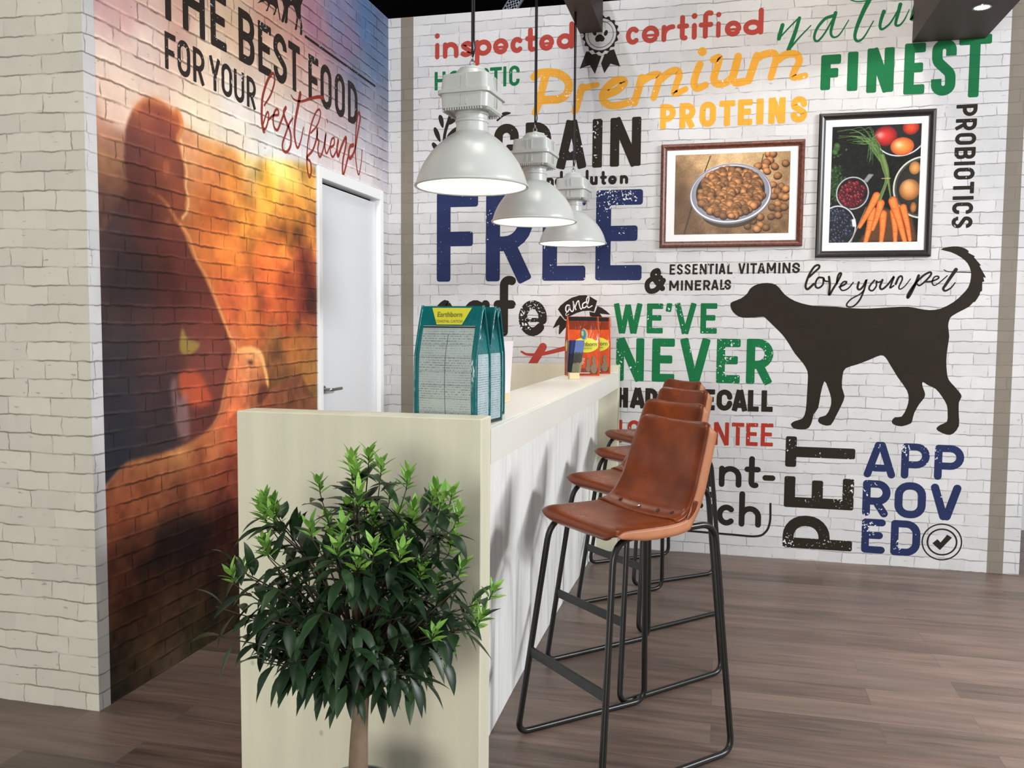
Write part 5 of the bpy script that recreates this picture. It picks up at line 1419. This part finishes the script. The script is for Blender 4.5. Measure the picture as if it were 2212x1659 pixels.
def shell(profile, wf, crown, thick, nu=24):
    """curved leather sheet; returns MB plus its side edge lines and normals"""
    P = profile; n = len(P)
    top, edge = [], {1: [], -1: []}
    for i in range(n):
        a = P[max(i - 1, 0)]; b = P[min(i + 1, n - 1)]
        t = (b - a) / (np.linalg.norm(b - a) + 1e-9)
        nn = np.array([t[1], -t[0]])                  # toward the sitter
        if nn[1] < 0 and i < n * 0.4 and profile is SEATP: pass
        row = []
        for j in range(nu + 1):
            u = -1 + 2 * j / nu
            c = crown(i / (n - 1)) * u * u - 0.011 * max(0.0, (abs(u) - 0.84) / 0.16) ** 2
            f, z = P[i] + nn * c * sgn(profile)
            row.append((f, wf(i, n) * u, z))
        top.append(row)
        nb = nn * sgn(profile)
        edge[-1].append((row[0], nb)); edge[1].append((row[-1], nb))
    m = MB()
    vs = []
    for i in range(n):
        nb = edge[1][i][1]
        for j in range(nu + 1):
            vs.append(top[i][j])
    k = len(vs)
    for i in range(n):
        nb = edge[1][i][1]
        for j in range(nu + 1):
            f, l, z = top[i][j]
            vs.append((f - nb[0] * thick, l, z - nb[1] * thick))
    fs = []
    W1 = nu + 1
    for i in range(n - 1):
        for j in range(nu):
            q = (i * W1 + j, i * W1 + j + 1, (i + 1) * W1 + j + 1, (i + 1) * W1 + j)
            fs.append(q); fs.append(tuple(k + x for x in reversed(q)))
    rim = [j for j in range(W1)] + [i * W1 + nu for i in range(1, n)] + [(n - 1) * W1 + j for j in range(nu - 1, -1, -1)] + [i * W1 for i in range(n - 2, 0, -1)]
    for a, b in zip(rim, rim[1:] + rim[:1]):
        fs.append((a, b, k + b, k + a))
    m.add(vs, fs)
    return m, edge


def sgn(profile):
    # travelling from the front edge back and then up, the sitter is on this side of the tangent
    return 1.0


def make_stool():
    root = empty('bar_stool', (0, 0, 0))
    ms, es = shell(SEATP, seat_w, lambda t: 0.014 * math.sin(min(1, max(0, (t - 0.3) / 0.5)) * PI / 2), 0.006)
    ms.build('seat', M['leather'], root, smooth='all')
    mb_, eb = shell(BACKP, back_w, lambda t: 0.016 if t < 0.7 else 0.016 * (1 - (t - 0.7) / 0.3), 0.006)
    mb_.build('backrest', M['leather'], root, smooth='all')
    for s in (1, -1):                                  # raw leather side walls
        m = MB()
        line = [(p, nb, 0.034 * min(1, max(0.0, i - 9) / 12)) for i, (p, nb) in enumerate(es[s]) if 9 <= i < 33]
        n1 = len(line)
        tail = [(p, nb, 0.036 if i < len(eb[s]) * 0.72 else 0.036 * (1 - 0.75 * (i / len(eb[s]) - 0.72) / 0.28)) for i, (p, nb) in enumerate(eb[s]) if i >= 10]
        line += tail
        vs, fs = [], []
        for (f_, l_, z_), nb, d in line:
            n_ = np.array(nb)
            rows = [(0.0, 0.0), (0.0015, 0.2), (0.003, 0.6), (0.003, 1.0), (-0.002, 1.0), (-0.003, 0.2)]
            for lo, q in rows:
                dd = 0.001 + d * q
                vs.append((f_ - n_[0] * dd, l_ + s * lo, z_ - n_[1] * dd))
        R_ = 6
        for i in range(len(line) - 1):
            for k_ in range(R_):
                k2 = (k_ + 1) % R_
                fs.append((i * R_ + k_, i * R_ + k2, (i + 1) * R_ + k2, (i + 1) * R_ + k_))
        m.add(vs, fs)
        tag(m.build('side_wall', M['leather_edge'], root, smooth='all'), 'lighter raw leather side')
    for k_, l_ in enumerate((-0.118, -0.02, 0.075, 0.145)):
        m = MB()
        cz = 0.8035 + 0.013 * (l_ / 0.2) ** 2
        m.lathe([(0.0, 0.0035), (0.004, 0.003), (0.0068, 0.0)], 16)
        m.v = [(x - 0.058 - z * 0.3, y + l_, cz + z - x * 0.32) for x, y, z in m.v]
        m.build('rivet', M['rivet_shiny'] if k_ == 1 else M['rivet'], root, smooth='all')
    r = 0.0105
    for s in (1, -1):                                  # closed sled loops
        c = [(0.275, s * 0.236, r), (0.192, s * 0.172, 0.757), (-0.215, s * 0.172, 0.765), (-0.268, s * 0.222, r)]
        pts = fillet(c, [0.045, 0.075, 0.06, 0.05], 7, closed=True)
        MB().tube(pts, r, 12, closed=True).build('leg_frame', M['metal'], root, smooth='all')
    t = (0.30 - 0.0105) / (0.757 - 0.0105)
    fx, ly = 0.275 + (0.192 - 0.275) * t, 0.236 + (0.172 - 0.236) * t
    MB().box(fx - 0.005, fx + 0.005, -ly, ly, 0.283, 0.317).build('footrest', M['metal'], root, bevel=0.002)
    for f_ in (0.10, -0.10):
        MB().box(f_ - 0.015, f_ + 0.015, -0.174, 0.174, 0.762, 0.768).build('seat_bracket', M['metal'], root, bevel=0.001)
    return root


stools = [(-0.279, 2.804, -135.5, 'brown leather bar stool nearest the camera, its whole seat and legs in view'),
          (-0.309, 3.462, -134.0, 'second brown leather bar stool behind the nearest one at the bar'),
          (-0.304, 4.222, -135.0, 'third brown leather bar stool along the bar, between second and last'),
          (-0.352, 4.930, -142.0, 'last brown leather bar stool at the far end, beside the lettered wall')]
sp = make_stool()
for i, (x, y, a, lab) in enumerate(stools):
    o = sp if i == 0 else copy_tree(sp)
    o.location = (x, y, 0)
    o.rotation_euler = (0, 0, math.radians(a))
    tag(o, lab, 'stool', 'brown leather bar stools along the bar')

# ------------------------------------------------------------------ food bags
def text_mesh(body, size, mat, parent, loc, rot=(PI / 2, 0, 0), sx=1.0, name='print'):
    c = bpy.data.curves.new(name, 'FONT')
    c.body = body; c.size = size; c.align_x = 'CENTER'; c.align_y = 'CENTER'
    o = bpy.data.objects.new(name, c)
    COL.objects.link(o)
    dg = bpy.context.evaluated_depsgraph_get()
    me = bpy.data.meshes.new_from_object(o.evaluated_get(dg))
    bpy.data.objects.remove(o, do_unlink=True)
    me.materials.clear(); me.materials.append(mat)
    t = bpy.data.objects.new(name, me)
    COL.objects.link(t)
    t.parent = parent
    t.location = loc; t.rotation_euler = rot; t.scale = (sx, 1, 1)
    return t


def bag_depth(t, d):
    """half depth of a flat-bottomed pouch at height fraction t"""
    if t < 0.58: return d / 2 * (0.94 + 0.06 * math.sin(t * PI / 0.58))
    q = min(1.0, (t - 0.58) / 0.42)
    return d / 2 * max(0.02, 0.94 * (1 - q) ** 0.85)


def bag_half_w(t, w, waist=0.0):
    return w / 2 * (1 - waist * math.sin(min(1, t / 0.9) * PI))


def bag_body(w, h, d, mat, root, bulge=0.006):
    nz, nx, nyy = 26, 12, 6
    ring = []
    v, f = [], []
    for i in range(nz + 1):
        t = i / nz
        z = h * t
        hd = bag_depth(t, d); hw = bag_half_w(t, w)
        q = max(0.0, (t - 0.58) / 0.42)
        row = []
        for j in range(nx):
            u = -1 + 2 * j / nx
            row.append((hw * u, -hd - bulge * (1 - u * u) * math.sin(PI * min(1, t * 1.1)) , z))
        for j in range(nyy):
            u = -1 + 2 * j / nyy
            row.append((hw - 0.55 * d * q * (1 - abs(u)) * (0.9 if q > 0 else 0), hd * u, z))
        for j in range(nx):
            u = 1 - 2 * j / nx
            row.append((hw * u, hd + bulge * (1 - u * u) * math.sin(PI * min(1, t * 1.1)), z))
        for j in range(nyy):
            u = 1 - 2 * j / nyy
            row.append((-hw + 0.55 * d * q * (1 - abs(u)) * (0.9 if q > 0 else 0), hd * u, z))
        v += row
    k = 2 * (nx + nyy)
    for i in range(nz):
        for j in range(k):
            j2 = (j + 1) % k
            f.append((i * k + j, i * k + j2, (i + 1) * k + j2, (i + 1) * k + j))
    f.append(tuple(reversed(range(k)))); f.append(tuple(nz * k + j for j in range(k)))
    return link_mesh('pouch', v, f, mat, root, smooth=True)


def front_patch(w, h, d, u0, u1, t0, t1, off=0.0015, nx=8, nz=14, bulge=0.006, back=False):
    v, f = [], []
    for i in range(nz + 1):
        t = t0 + (t1 - t0) * i / nz
        for j in range(nx + 1):
            a0 = u0[0] + (u0[1] - u0[0]) * i / nz if isinstance(u0, tuple) else u0
            a1 = u1[0] + (u1[1] - u1[0]) * i / nz if isinstance(u1, tuple) else u1
            u = a0 + (a1 - a0) * j / nx
            y = -bag_depth(t, d) - bulge * (1 - u * u) * math.sin(PI * min(1, t * 1.1)) - off
            v.append((bag_half_w(t, w) * u, -y if back else y, h * t))
    for i in range(nz):
        for j in range(nx):
            a = i * (nx + 1) + j
            f.append((a, a + 1, a + nx + 2, a + nx + 1))
    return v, f


def side_patch(w, h, d, s0, s1, t0, t1, off=0.0015, side=1):
    v, f = [], []
    nz, ny = 12, 4
    for i in range(nz + 1):
        t = t0 + (t1 - t0) * i / nz
        q = max(0.0, (t - 0.58) / 0.42)
        for j in range(ny + 1):
            u = s0 + (s1 - s0) * j / ny
            v.append((side * (bag_half_w(t, w) - 0.5 * d * q * (1 - abs(u)) + off), bag_depth(t, d) * u, h * t))
    for i in range(nz):
        for j in range(ny):
            a = i * (ny + 1) + j
            f.append((a, a + 1, a + ny + 2, a + ny + 1))
    return v, f


def seams(w, h, d, mat, root, r=0.0028):
    for sx in (-1, 1):
        for sy in (-1, 1):
            m = MB(); m.tube([(sx * (bag_half_w(t, w) + 0.001), sy * bag_depth(t, d), h * t + 0.001) for t in [i / 24 for i in range(25)]], r, 8)
            m.build('seam', mat, root, smooth='all')


TW, TH, TD = 0.186, 0.335, 0.098
def make_teal_bag():
    root = empty('pet_food_bag', (0, 0, 0))
    bag_body(TW, TH, TD, M['teal'], root)
    seams(TW, TH, TD, M['teal'], root, 0.0036)
    v, f = front_patch(TW, TH, TD, -0.86, 0.86, 0.02, 0.835)
    tag(link_mesh('back_label', v, f, M['print_label'], root, smooth='all'), 'silver grey label of small print')
    m = MB()
    for t in (0.83,):
        v, f = front_patch(TW, TH, TD, -0.86, 0.86, t - 0.012, t, 0.0022); m.add(v, f)
    for t in (0.12, 0.235, 0.345, 0.46, 0.575, 0.68, 0.765):
        v, f = front_patch(TW, TH, TD, -0.84, 0.84, t - 0.0016, t, 0.0022, nz=1); m.add(v, f)
    v, f = front_patch(TW, TH, TD, 0.02, 0.032, 0.02, 0.765, 0.0022, nx=1); m.add(v, f)
    m.build('label_rules', M['ink_black'], root)
    v, f = front_patch(TW, TH, TD, (-0.42, -0.66), (0.42, 0.66), 0.845, 0.985, 0.0022)
    yl = tag(link_mesh('brand_label', v, f, M['yellow'], root, smooth='all'), 'yellow trapezoid label at the top')
    text_mesh('Earthborn', 0.021, M['ink_olive'], root, (0, -0.0205, TH * 0.928), (PI / 2 - 0.28, 0, 0), 0.9)
    text_mesh('COASTAL CATCH', 0.011, M['ink_olive'], root, (0, -0.0285, TH * 0.872), (PI / 2 - 0.28, 0, 0), 0.95)
    for s in (1, -1):
        v, f = side_patch(TW, TH, TD, -0.8, 0.8, 0.03, 0.60, 0.0016, s)
        tag(link_mesh('side_label', v, f, M['print_side'], root, smooth='all'), 'pale blue grey gusset label of small print')
    m = MB().box(-TW / 2 - 0.003, TW / 2 + 0.003, -TD / 2 - 0.001, TD / 2 + 0.003, 0.0004, 0.008)
    m.build('base_fold', M['brown_black'], root, bevel=0.002)
    return root


BT = 1.1165
tb0 = make_teal_bag()
for i, (x, y, a, lab) in enumerate([(-0.733, 2.322, -8, 'teal pet food bag nearest the camera, silver small print label facing out'),
                                    (-0.729, 2.441, -8, 'teal pet food bag directly behind the front one, its side gusset showing'),
                                    (-0.764, 2.612, -6, 'teal pet food bag at the back, mostly hidden, only its edge showing')]):
    o = tb0 if i == 0 else copy_tree(tb0)
    o.location = (x, y, BT); o.rotation_euler = (0, 0, math.radians(a))
    tag(o, lab, 'bag', 'teal pet food bags at the near end of the bar')

OW, OH, OD = 0.176, 0.334, 0.082
def make_orange_bag():
    root = empty('cat_food_bag', (0, 0, 0))
    bag_body(OW, OH, OD, M['orange'], root)
    seams(OW, OH, OD, M['orange'], root, 0.003)
    v, f = front_patch(OW, OH, OD, -0.94, 0.94, 0.925, 0.995)
    link_mesh('top_strip', v, f, M['brown_black'], root)
    v, f = front_patch(OW, OH, OD, -0.93, 0.93, 0.02, 0.13)
    link_mesh('lower_band', v, f, M['orange_dark'], root, smooth='all')
    v, f = front_patch(OW, OH, OD, -0.93, 0.93, 0.78, 0.92, 0.0012)
    link_mesh('upper_band', v, f, M['orange_dark'], root, smooth='all')

    def patch_ellipse(cu, ct, ru, rt, off, mat, name, lo=-1.0):
        vs, n = [], 30
        for i in range(n):
            a = 2 * PI * i / n
            u, t = cu + ru * math.cos(a), ct + rt * max(lo, math.sin(a))
            vs.append((bag_half_w(t, OW) * u, -bag_depth(t, OD) - 0.006 * (1 - u * u) * math.sin(PI * min(1, t * 1.1)) - off, OH * t))
        vs, fs = [], []
        for q in range(6):
            for i in range(n):
                a = 2 * PI * i / n
                u, t = cu + ru * q / 5 * math.cos(a), ct + rt * q / 5 * max(lo, math.sin(a))
                vs.append((bag_half_w(t, OW) * u, -bag_depth(t, OD) - 0.006 * (1 - u * u) * math.sin(PI * min(1, t * 1.1)) - off, OH * t))
        for q in range(5):
            for i in range(n):
                j = (i + 1) % n
                fs.append((q * n + i, q * n + j, (q + 1) * n + j, (q + 1) * n + i))
        return link_mesh(name, vs, fs, mat, root, smooth='all')
    tag(patch_ellipse(0.08, 0.52, 0.86, 0.125, 0.0026, M['yellow'], 'brand_label'), 'yellow oval brand label')
    patch_ellipse(0.02, 0.70, 0.24, 0.098, 0.003, plain('tan oval', (196, 150, 92), 0.4), 'emblem')
    patch_ellipse(-0.04, 0.70, 0.17, 0.085, 0.0045, plain('blue oval', (42, 110, 150), 0.4), 'emblem')
    patch_ellipse(-0.10, 0.715, 0.08, 0.045, 0.0055, plain('green patch', (150, 180, 70), 0.4), 'emblem')
    y0 = -OD / 2 - 0.0125
    text_mesh('earthborn', 0.034, M['ink_black'], root, (0.006, y0, OH * 0.535), (PI / 2 - 0.02, 0, 0), 0.95)
    text_mesh('HOLISTIC', 0.013, M['ink_olive'], root, (0.014, y0, OH * 0.465), (PI / 2 - 0.02, 0, 0), 1.2)
    m = MB()                                            # lines of white small print
    rg = random.Random(3)
    for i in range(7):
        t = 0.20 + i * 0.022
        v, f = front_patch(OW, OH, OD, -0.62, -0.62 + 0.5 + rg.random() * 0.25, t, t + 0.007, 0.0026, nz=1); m.add(v, f)
    m.build('small_print', M['ink_white'], root)
    v, f = front_patch(OW, OH, OD, -0.35, 0.4, 0.045, 0.055, 0.003, nz=1)
    link_mesh('caption', v, f, M['ink_white'], root)
    cat = plain('grey tabby print', (128, 108, 88), 0.4, var=0.5, scale=160)
    for cu, sc in ((0.28, 0.85), (0.66, 1.15)):          # two printed cats: body, head, ears
        m = MB()
        def el(u, t, ru, rt, n=16):
            vs = []
            for i in range(n):
                a = 2 * PI * i / n
                uu, tt = u + ru * math.cos(a), t + rt * math.sin(a)
                vs.append((bag_half_w(tt, OW) * uu, -bag_depth(tt, OD) - 0.006 * (1 - uu * uu) * math.sin(PI * min(1, tt * 1.1)) - 0.0032 - 0.0001 * len(m.f), OH * tt))
            m.add(vs, [tuple(range(n))])
        el(cu, 0.13, 0.19 * sc, 0.075 * sc); el(cu - .02, 0.20 * sc + 0.04, 0.12 * sc, 0.06 * sc); el(cu - 0.03, 0.245 + 0.06 * (sc - .85), 0.105 * sc, 0.042 * sc)
        el(cu - 0.09 * sc, 0.285 + 0.07 * (sc - .85), 0.03 * sc, 0.022 * sc); el(cu + 0.035 * sc, 0.285 + 0.07 * (sc - .85), 0.03 * sc, 0.022 * sc)
        m.build('cat_print', cat, root)
    for s in (1, -1):
        v, f = side_patch(OW, OH, OD, -0.85, 0.85, 0.03, 0.62, 0.0016, s)
        tag(link_mesh('side_gusset', v, f, M['orange_dark'], root, smooth='all'), 'dark red brown gusset')
        n, vs = 20, []
        for i in range(n):
            a = 2 * PI * i / n
            vs.append((s * (OW / 2 + 0.003), 0.6 * OD / 2 * math.cos(a), OH * (0.5 + 0.10 * math.sin(a))))
        link_mesh('side_label', vs, [tuple(range(n))], M['yellow'], root)
    return root


ob = make_orange_bag()
for i, (x, y, a, lab) in enumerate([(-0.760, 4.846, 23, 'orange cat food bag in front, just behind the clear leaflet holder on the bar'),
                                    (-0.724, 5.070, 16, 'orange cat food bag behind the front one, against the far end panel')]):
    o = ob if i == 0 else copy_tree(ob)
    o.location = (x, y, BT); o.rotation_euler = (0, 0, math.radians(a))
    tag(o, lab, 'bag', 'orange cat food bags at the far end of the bar')

# leaflet holder with leaflets, and a card stand
h1 = empty('leaflet_holder', (-0.752, 4.515, BT), math.radians(20), 'clear leaflet holder on a pale wooden block before the orange bags', 'leaflet holder')
MB().box(-0.027, 0.027, -0.022, 0.022, 0, 0.034).build('wooden_base', M['block'], h1, bevel=0.002)
glass = NT('clear acrylic')
glass.b.inputs['Transmission Weight'].default_value = 1.0
glass.b.inputs['IOR'].default_value = 1.2
glass.col((0.95, 0.97, 0.96, 1)).rough(0.08)
def tilted(mb, tx=0.10, ty=0.0): mb.v = [(x + z * tx, y + z * ty, z) for x, y, z in mb.v]; return mb
tilted(MB().box(-0.026, 0.026, -0.014, -0.0125, 0.028, 0.135)).build('acrylic_sleeve', glass.m, h1)
def leaflet_mat(name, top, mid, low):
    k = NT(name)
    sp_ = k.n('ShaderNodeSeparateXYZ'); k.set(sp_.inputs[0], k.coords())
    z = sp_.outputs[2]
    n = k.noise(k.coords(), 55, 3)
    a = k.math('GREATER_THAN', k.math('ADD', z, k.math('MULTIPLY', n, 0.05)), 0.165)
    b = k.math('GREATER_THAN', k.math('ADD', z, k.math('MULTIPLY', n, 0.04)), 0.105)
    k.col(k.mix(a, k.mix(b, L4(*low), L4(*mid)), L4(*top))).rough(0.3)
    return k.m
lm = leaflet_mat('leaflet print', (92, 112, 168), (70, 74, 66), (150, 146, 116))
for i, (dy, dx, tx, lab) in enumerate([(-0.008, 0.006, 0.12, 'blue topped leaflet at the front of the clear holder'), (-0.003, -0.006, 0.07, 'dark blue leaflet behind the front leaflet in the clear holder'), (0.003, -0.012, 0.04, 'dark blue leaflet at the back of the clear holder')]):
    o = tilted(MB().box(-0.024, 0.024, -0.0006, 0.0006, 0.036, 0.205), tx).build('leaflet', lm if i == 0 else leaflet_mat('dark leaflet print', (38, 48, 96), (30, 34, 56), (24, 26, 38)), None)
    o.rotation_euler = (0, 0, math.radians(20))
    c, s = math.cos(math.radians(20)), math.sin(math.radians(20))
    o.location = (-0.752 + dx * c - dy * s, 4.515 + dx * s + dy * c, BT)
    tag(o, lab, 'leaflet', 'leaflets in the clear holder')
h2 = empty('card_stand', (-0.762, 3.045, BT), math.radians(84), 'white card in a pale wooden block just behind the teal bags', 'card stand')
MB().box(-0.032, 0.032, -0.0095, 0.0095, 0, 0.034).build('wooden_base', M['block'], h2, bevel=0.0015)
tilted(MB().box(-0.05, 0.05, -0.0012, 0.0012, 0.026, 0.225), 0.0, -0.06).build('card', M['paper'], h2)

# ------------------------------------------------------------------ potted tree
PX, PY, RIM = -0.803, 1.815, 0.318
tree = empty('potted_tree', (PX, PY, 0), 0, 'leafy green standard tree in a grey planter before the white end panel', 'potted tree')
m = MB(); m.lathe([(0.001, 0.0), (0.070, 0.0), (0.078, 0.02), (0.093, RIM - 0.01), (0.096, RIM), (0.090, RIM), (0.086, RIM - 0.03), (0.001, RIM - 0.03)], 48)
m.build('planter', M['pot'], tree, smooth=True)
m = MB(); m.lathe([(0.0865, RIM - 0.022), (0.04, RIM - 0.014), (0.001, RIM - 0.012)], 32)
m.build('soil', M['soil'], tree, smooth='all')
rg = random.Random(21)
trunk_pts = [(0.0, 0.0, RIM - 0.03), (0.003, 0, 0.40), (0.006, 0.002, 0.48), (0.012, 0.004, 0.56), (0.008, 0.004, 0.66), (0.0, 0.0, 0.78)]
m = MB(); m.tube(catmull(trunk_pts, 4), [0.0245 - 0.014 * i / 20 for i in range(21)], 14)
m.build('trunk', M['bark'], tree, smooth='all')

C0 = Vector((-0.005, 0.0, 0.735))
tips = []
# shoots: direction on a squashed sphere, denser on the camera side
for i in range(92):
    for _ in range(50):
        a = rg.uniform(0, 2 * PI); zz = rg.uniform(-0.7, 1.0)
        rr = math.sqrt(1 - zz * zz)
        d = Vector((rr * math.cos(a), rr * math.sin(a), zz))
        e = Vector((0.275 * d.x, 0.235 * d.y, (0.27 if d.z > 0 else 0.185) * d.z)) * rg.uniform(0.66, 1.04)
        p = C0 + e
        if all((p - q).length > 0.056 for q, _d in tips):
            tips.append((p, d)); break
extra = [(-0.325, -0.02, 0.83), (-0.335, -0.05, 0.735), (-0.325, -0.06, 0.665), (0.325, -0.03, 0.80), (0.30, -0.05, 0.74), (-0.20, -0.05, 0.945), (-0.23, 0.0, 0.93), (0.19, -0.03, 1.0), (0.24, -0.02, 0.95), (0.06, 0, 1.055), (-0.02, 0.02, 1.05), (0.02, -0.05, 1.04), (0.11, 0.03, 1.02), (-0.08, -0.02, 1.01), (-0.19, 0.03, 0.64), (0.16, -0.02, 0.61), (-0.07, -0.06, 0.585), (0.09, -0.05, 0.60), (-0.13, 0.0, 0.60), (-0.185, -0.03, 0.955), (-0.21, -0.02, 0.965), (0.205, -0.02, 0.985), (0.225, 0.0, 1.0), (0.03, 0.0, 1.075), (0.00, -0.02, 1.07)]
for e in extra:
    p = Vector(e); tips.append((p, (p - C0).normalized()))

tw = MB()
LV, LF, LT = [], [], []
SHOOTS = []


def leaf(V, F, T, base, direction, up, L, w, droop, fold, tint, serr=False):
    d = direction.normalized()
    s = d.cross(up)
    if s.length < 1e-3: s = d.cross(Vector((1, 0, 0)))
    s.normalize()
    nrm = s.cross(d).normalized()
    n0 = len(V)
    prof = (0.0, 0.58, 0.96, 1.0, 0.78, 0.42, 0.0)
    k = len(prof)
    pos = base.copy()
    dd = d.copy()
    for i in range(k):
        ww = w * prof[i]
        V.append(tuple(pos + s * ww + nrm * fold * ww)); V.append(tuple(pos)); V.append(tuple(pos - s * ww + nrm * fold * ww))
        dd = (dd + Vector((0, 0, -1)) * droop / k).normalized()
        nrm = s.cross(dd).normalized()
        pos = pos + dd * (L / (k - 1))
        T.extend([tint] * 3)
    for i in range(k - 1):
        a = n0 + 3 * i
        F.append((a, a + 1, a + 4, a + 3)); F.append((a + 1, a + 2, a + 5, a + 4))


for p, d in tips:
    start = Vector((0.006, 0.003, 0.50 + 0.26 * rg.random() * max(0.2, (d.z + 1) / 2)))
    if (p - start).length < 0.05: continue
    mid = start.lerp(p, 0.55) + Vector((0, 0, 0.02 + 0.02 * max(0, d.z)))
    bp = catmull([start, mid, p], 6)
    tw.tube([Vector(q) for q in bp], [0.0032 - 0.002 * i / (len(bp) - 1) for i in range(len(bp))], 6)
    top = p.z > 0.86 or (abs(d.x) > 0.8 and rg.random() < 0.5) or rg.random() < 0.08
    end_dir = (Vector(bp[-1]) - Vector(bp[-3])).normalized()
    n = rg.randint(7, 10)
    for i in range(n):
        t = 0.42 + 0.58 * i / n
        k = int(t * (len(bp) - 1))
        q = Vector(bp[k]).lerp(Vector(bp[min(k + 1, len(bp) - 1)]), t * (len(bp) - 1) - k)
        a = i * 2.4 + rg.uniform(-.4, .4)
        ax = end_dir.orthogonal().normalized()
        ax2 = end_dir.cross(ax)
        out = ax * math.cos(a) + ax2 * math.sin(a)
        ld = out * 0.9 + end_dir * 0.35 + Vector((d.x, d.y, 0)) * 0.3 + Vector((0, 0, 0.2 if p.z > 0.8 else -0.15))
        q2 = q + ld.normalized() * 0.006
        leaf(LV, LF, LT, q2, ld, Vector((0, 0, 1)), rg.uniform(0.064, 0.098), rg.uniform(0.0098, 0.0138), rg.uniform(0.5, 1.7) if p.z < 0.86 else rg.uniform(0.4, 1.2), 0.32, rg.random())
    # fresh tips
    if top:
        SV, SF, ST = [], [], []
        SHOOTS.append((SV, SF, ST))
        sd = (end_dir * 0.5 + Vector((0, 0, 0.9))).normalized()
        q = Vector(bp[-1])
        tw.tube([q, q + sd * 0.035], [0.0014, 0.0009], 5)
        for i in range(rg.randint(9, 13)):
            a = i * 2.4
            ax = sd.orthogonal().normalized(); ax2 = sd.cross(ax)
            out = ax * math.cos(a) + ax2 * math.sin(a)
            lv = i / 11
            leaf(SV, SF, ST, q + sd * (0.036 * lv), sd * (0.45 + 0.9 * lv) + out * 0.75, sd, rg.uniform(0.028, 0.046), rg.uniform(0.0048, 0.0075), rg.uniform(0.0, 0.5), 0.3, rg.random())


def leaves_object(name, V, F, T, mat):
    o = link_mesh(name, V, F, mat, tree, smooth='all')
    at = o.data.color_attributes.new('tint', 'FLOAT_COLOR', 'POINT')
    c = np.ones((len(V), 4), np.float32); c[:, :3] = np.array(T, np.float32)[:, None]
    at.data.foreach_set('color', c.ravel())
    return o


# keep foliage off the end panel behind
lim = CY0 - 0.006 - PY
LV = [(x, min(y, lim), z) for x, y, z in LV]
tw.build('branches', M['twig'], tree, smooth='all')
tag(leaves_object('foliage', LV, LF, LT, M['leaf']), 'dark green leaves')
for SV, SF, ST in SHOOTS:
    SV = [(x, min(y, lim), z) for x, y, z in SV]
    tag(leaves_object('young_shoot', SV, SF, ST, M['shoot']), 'bright green young leaves')
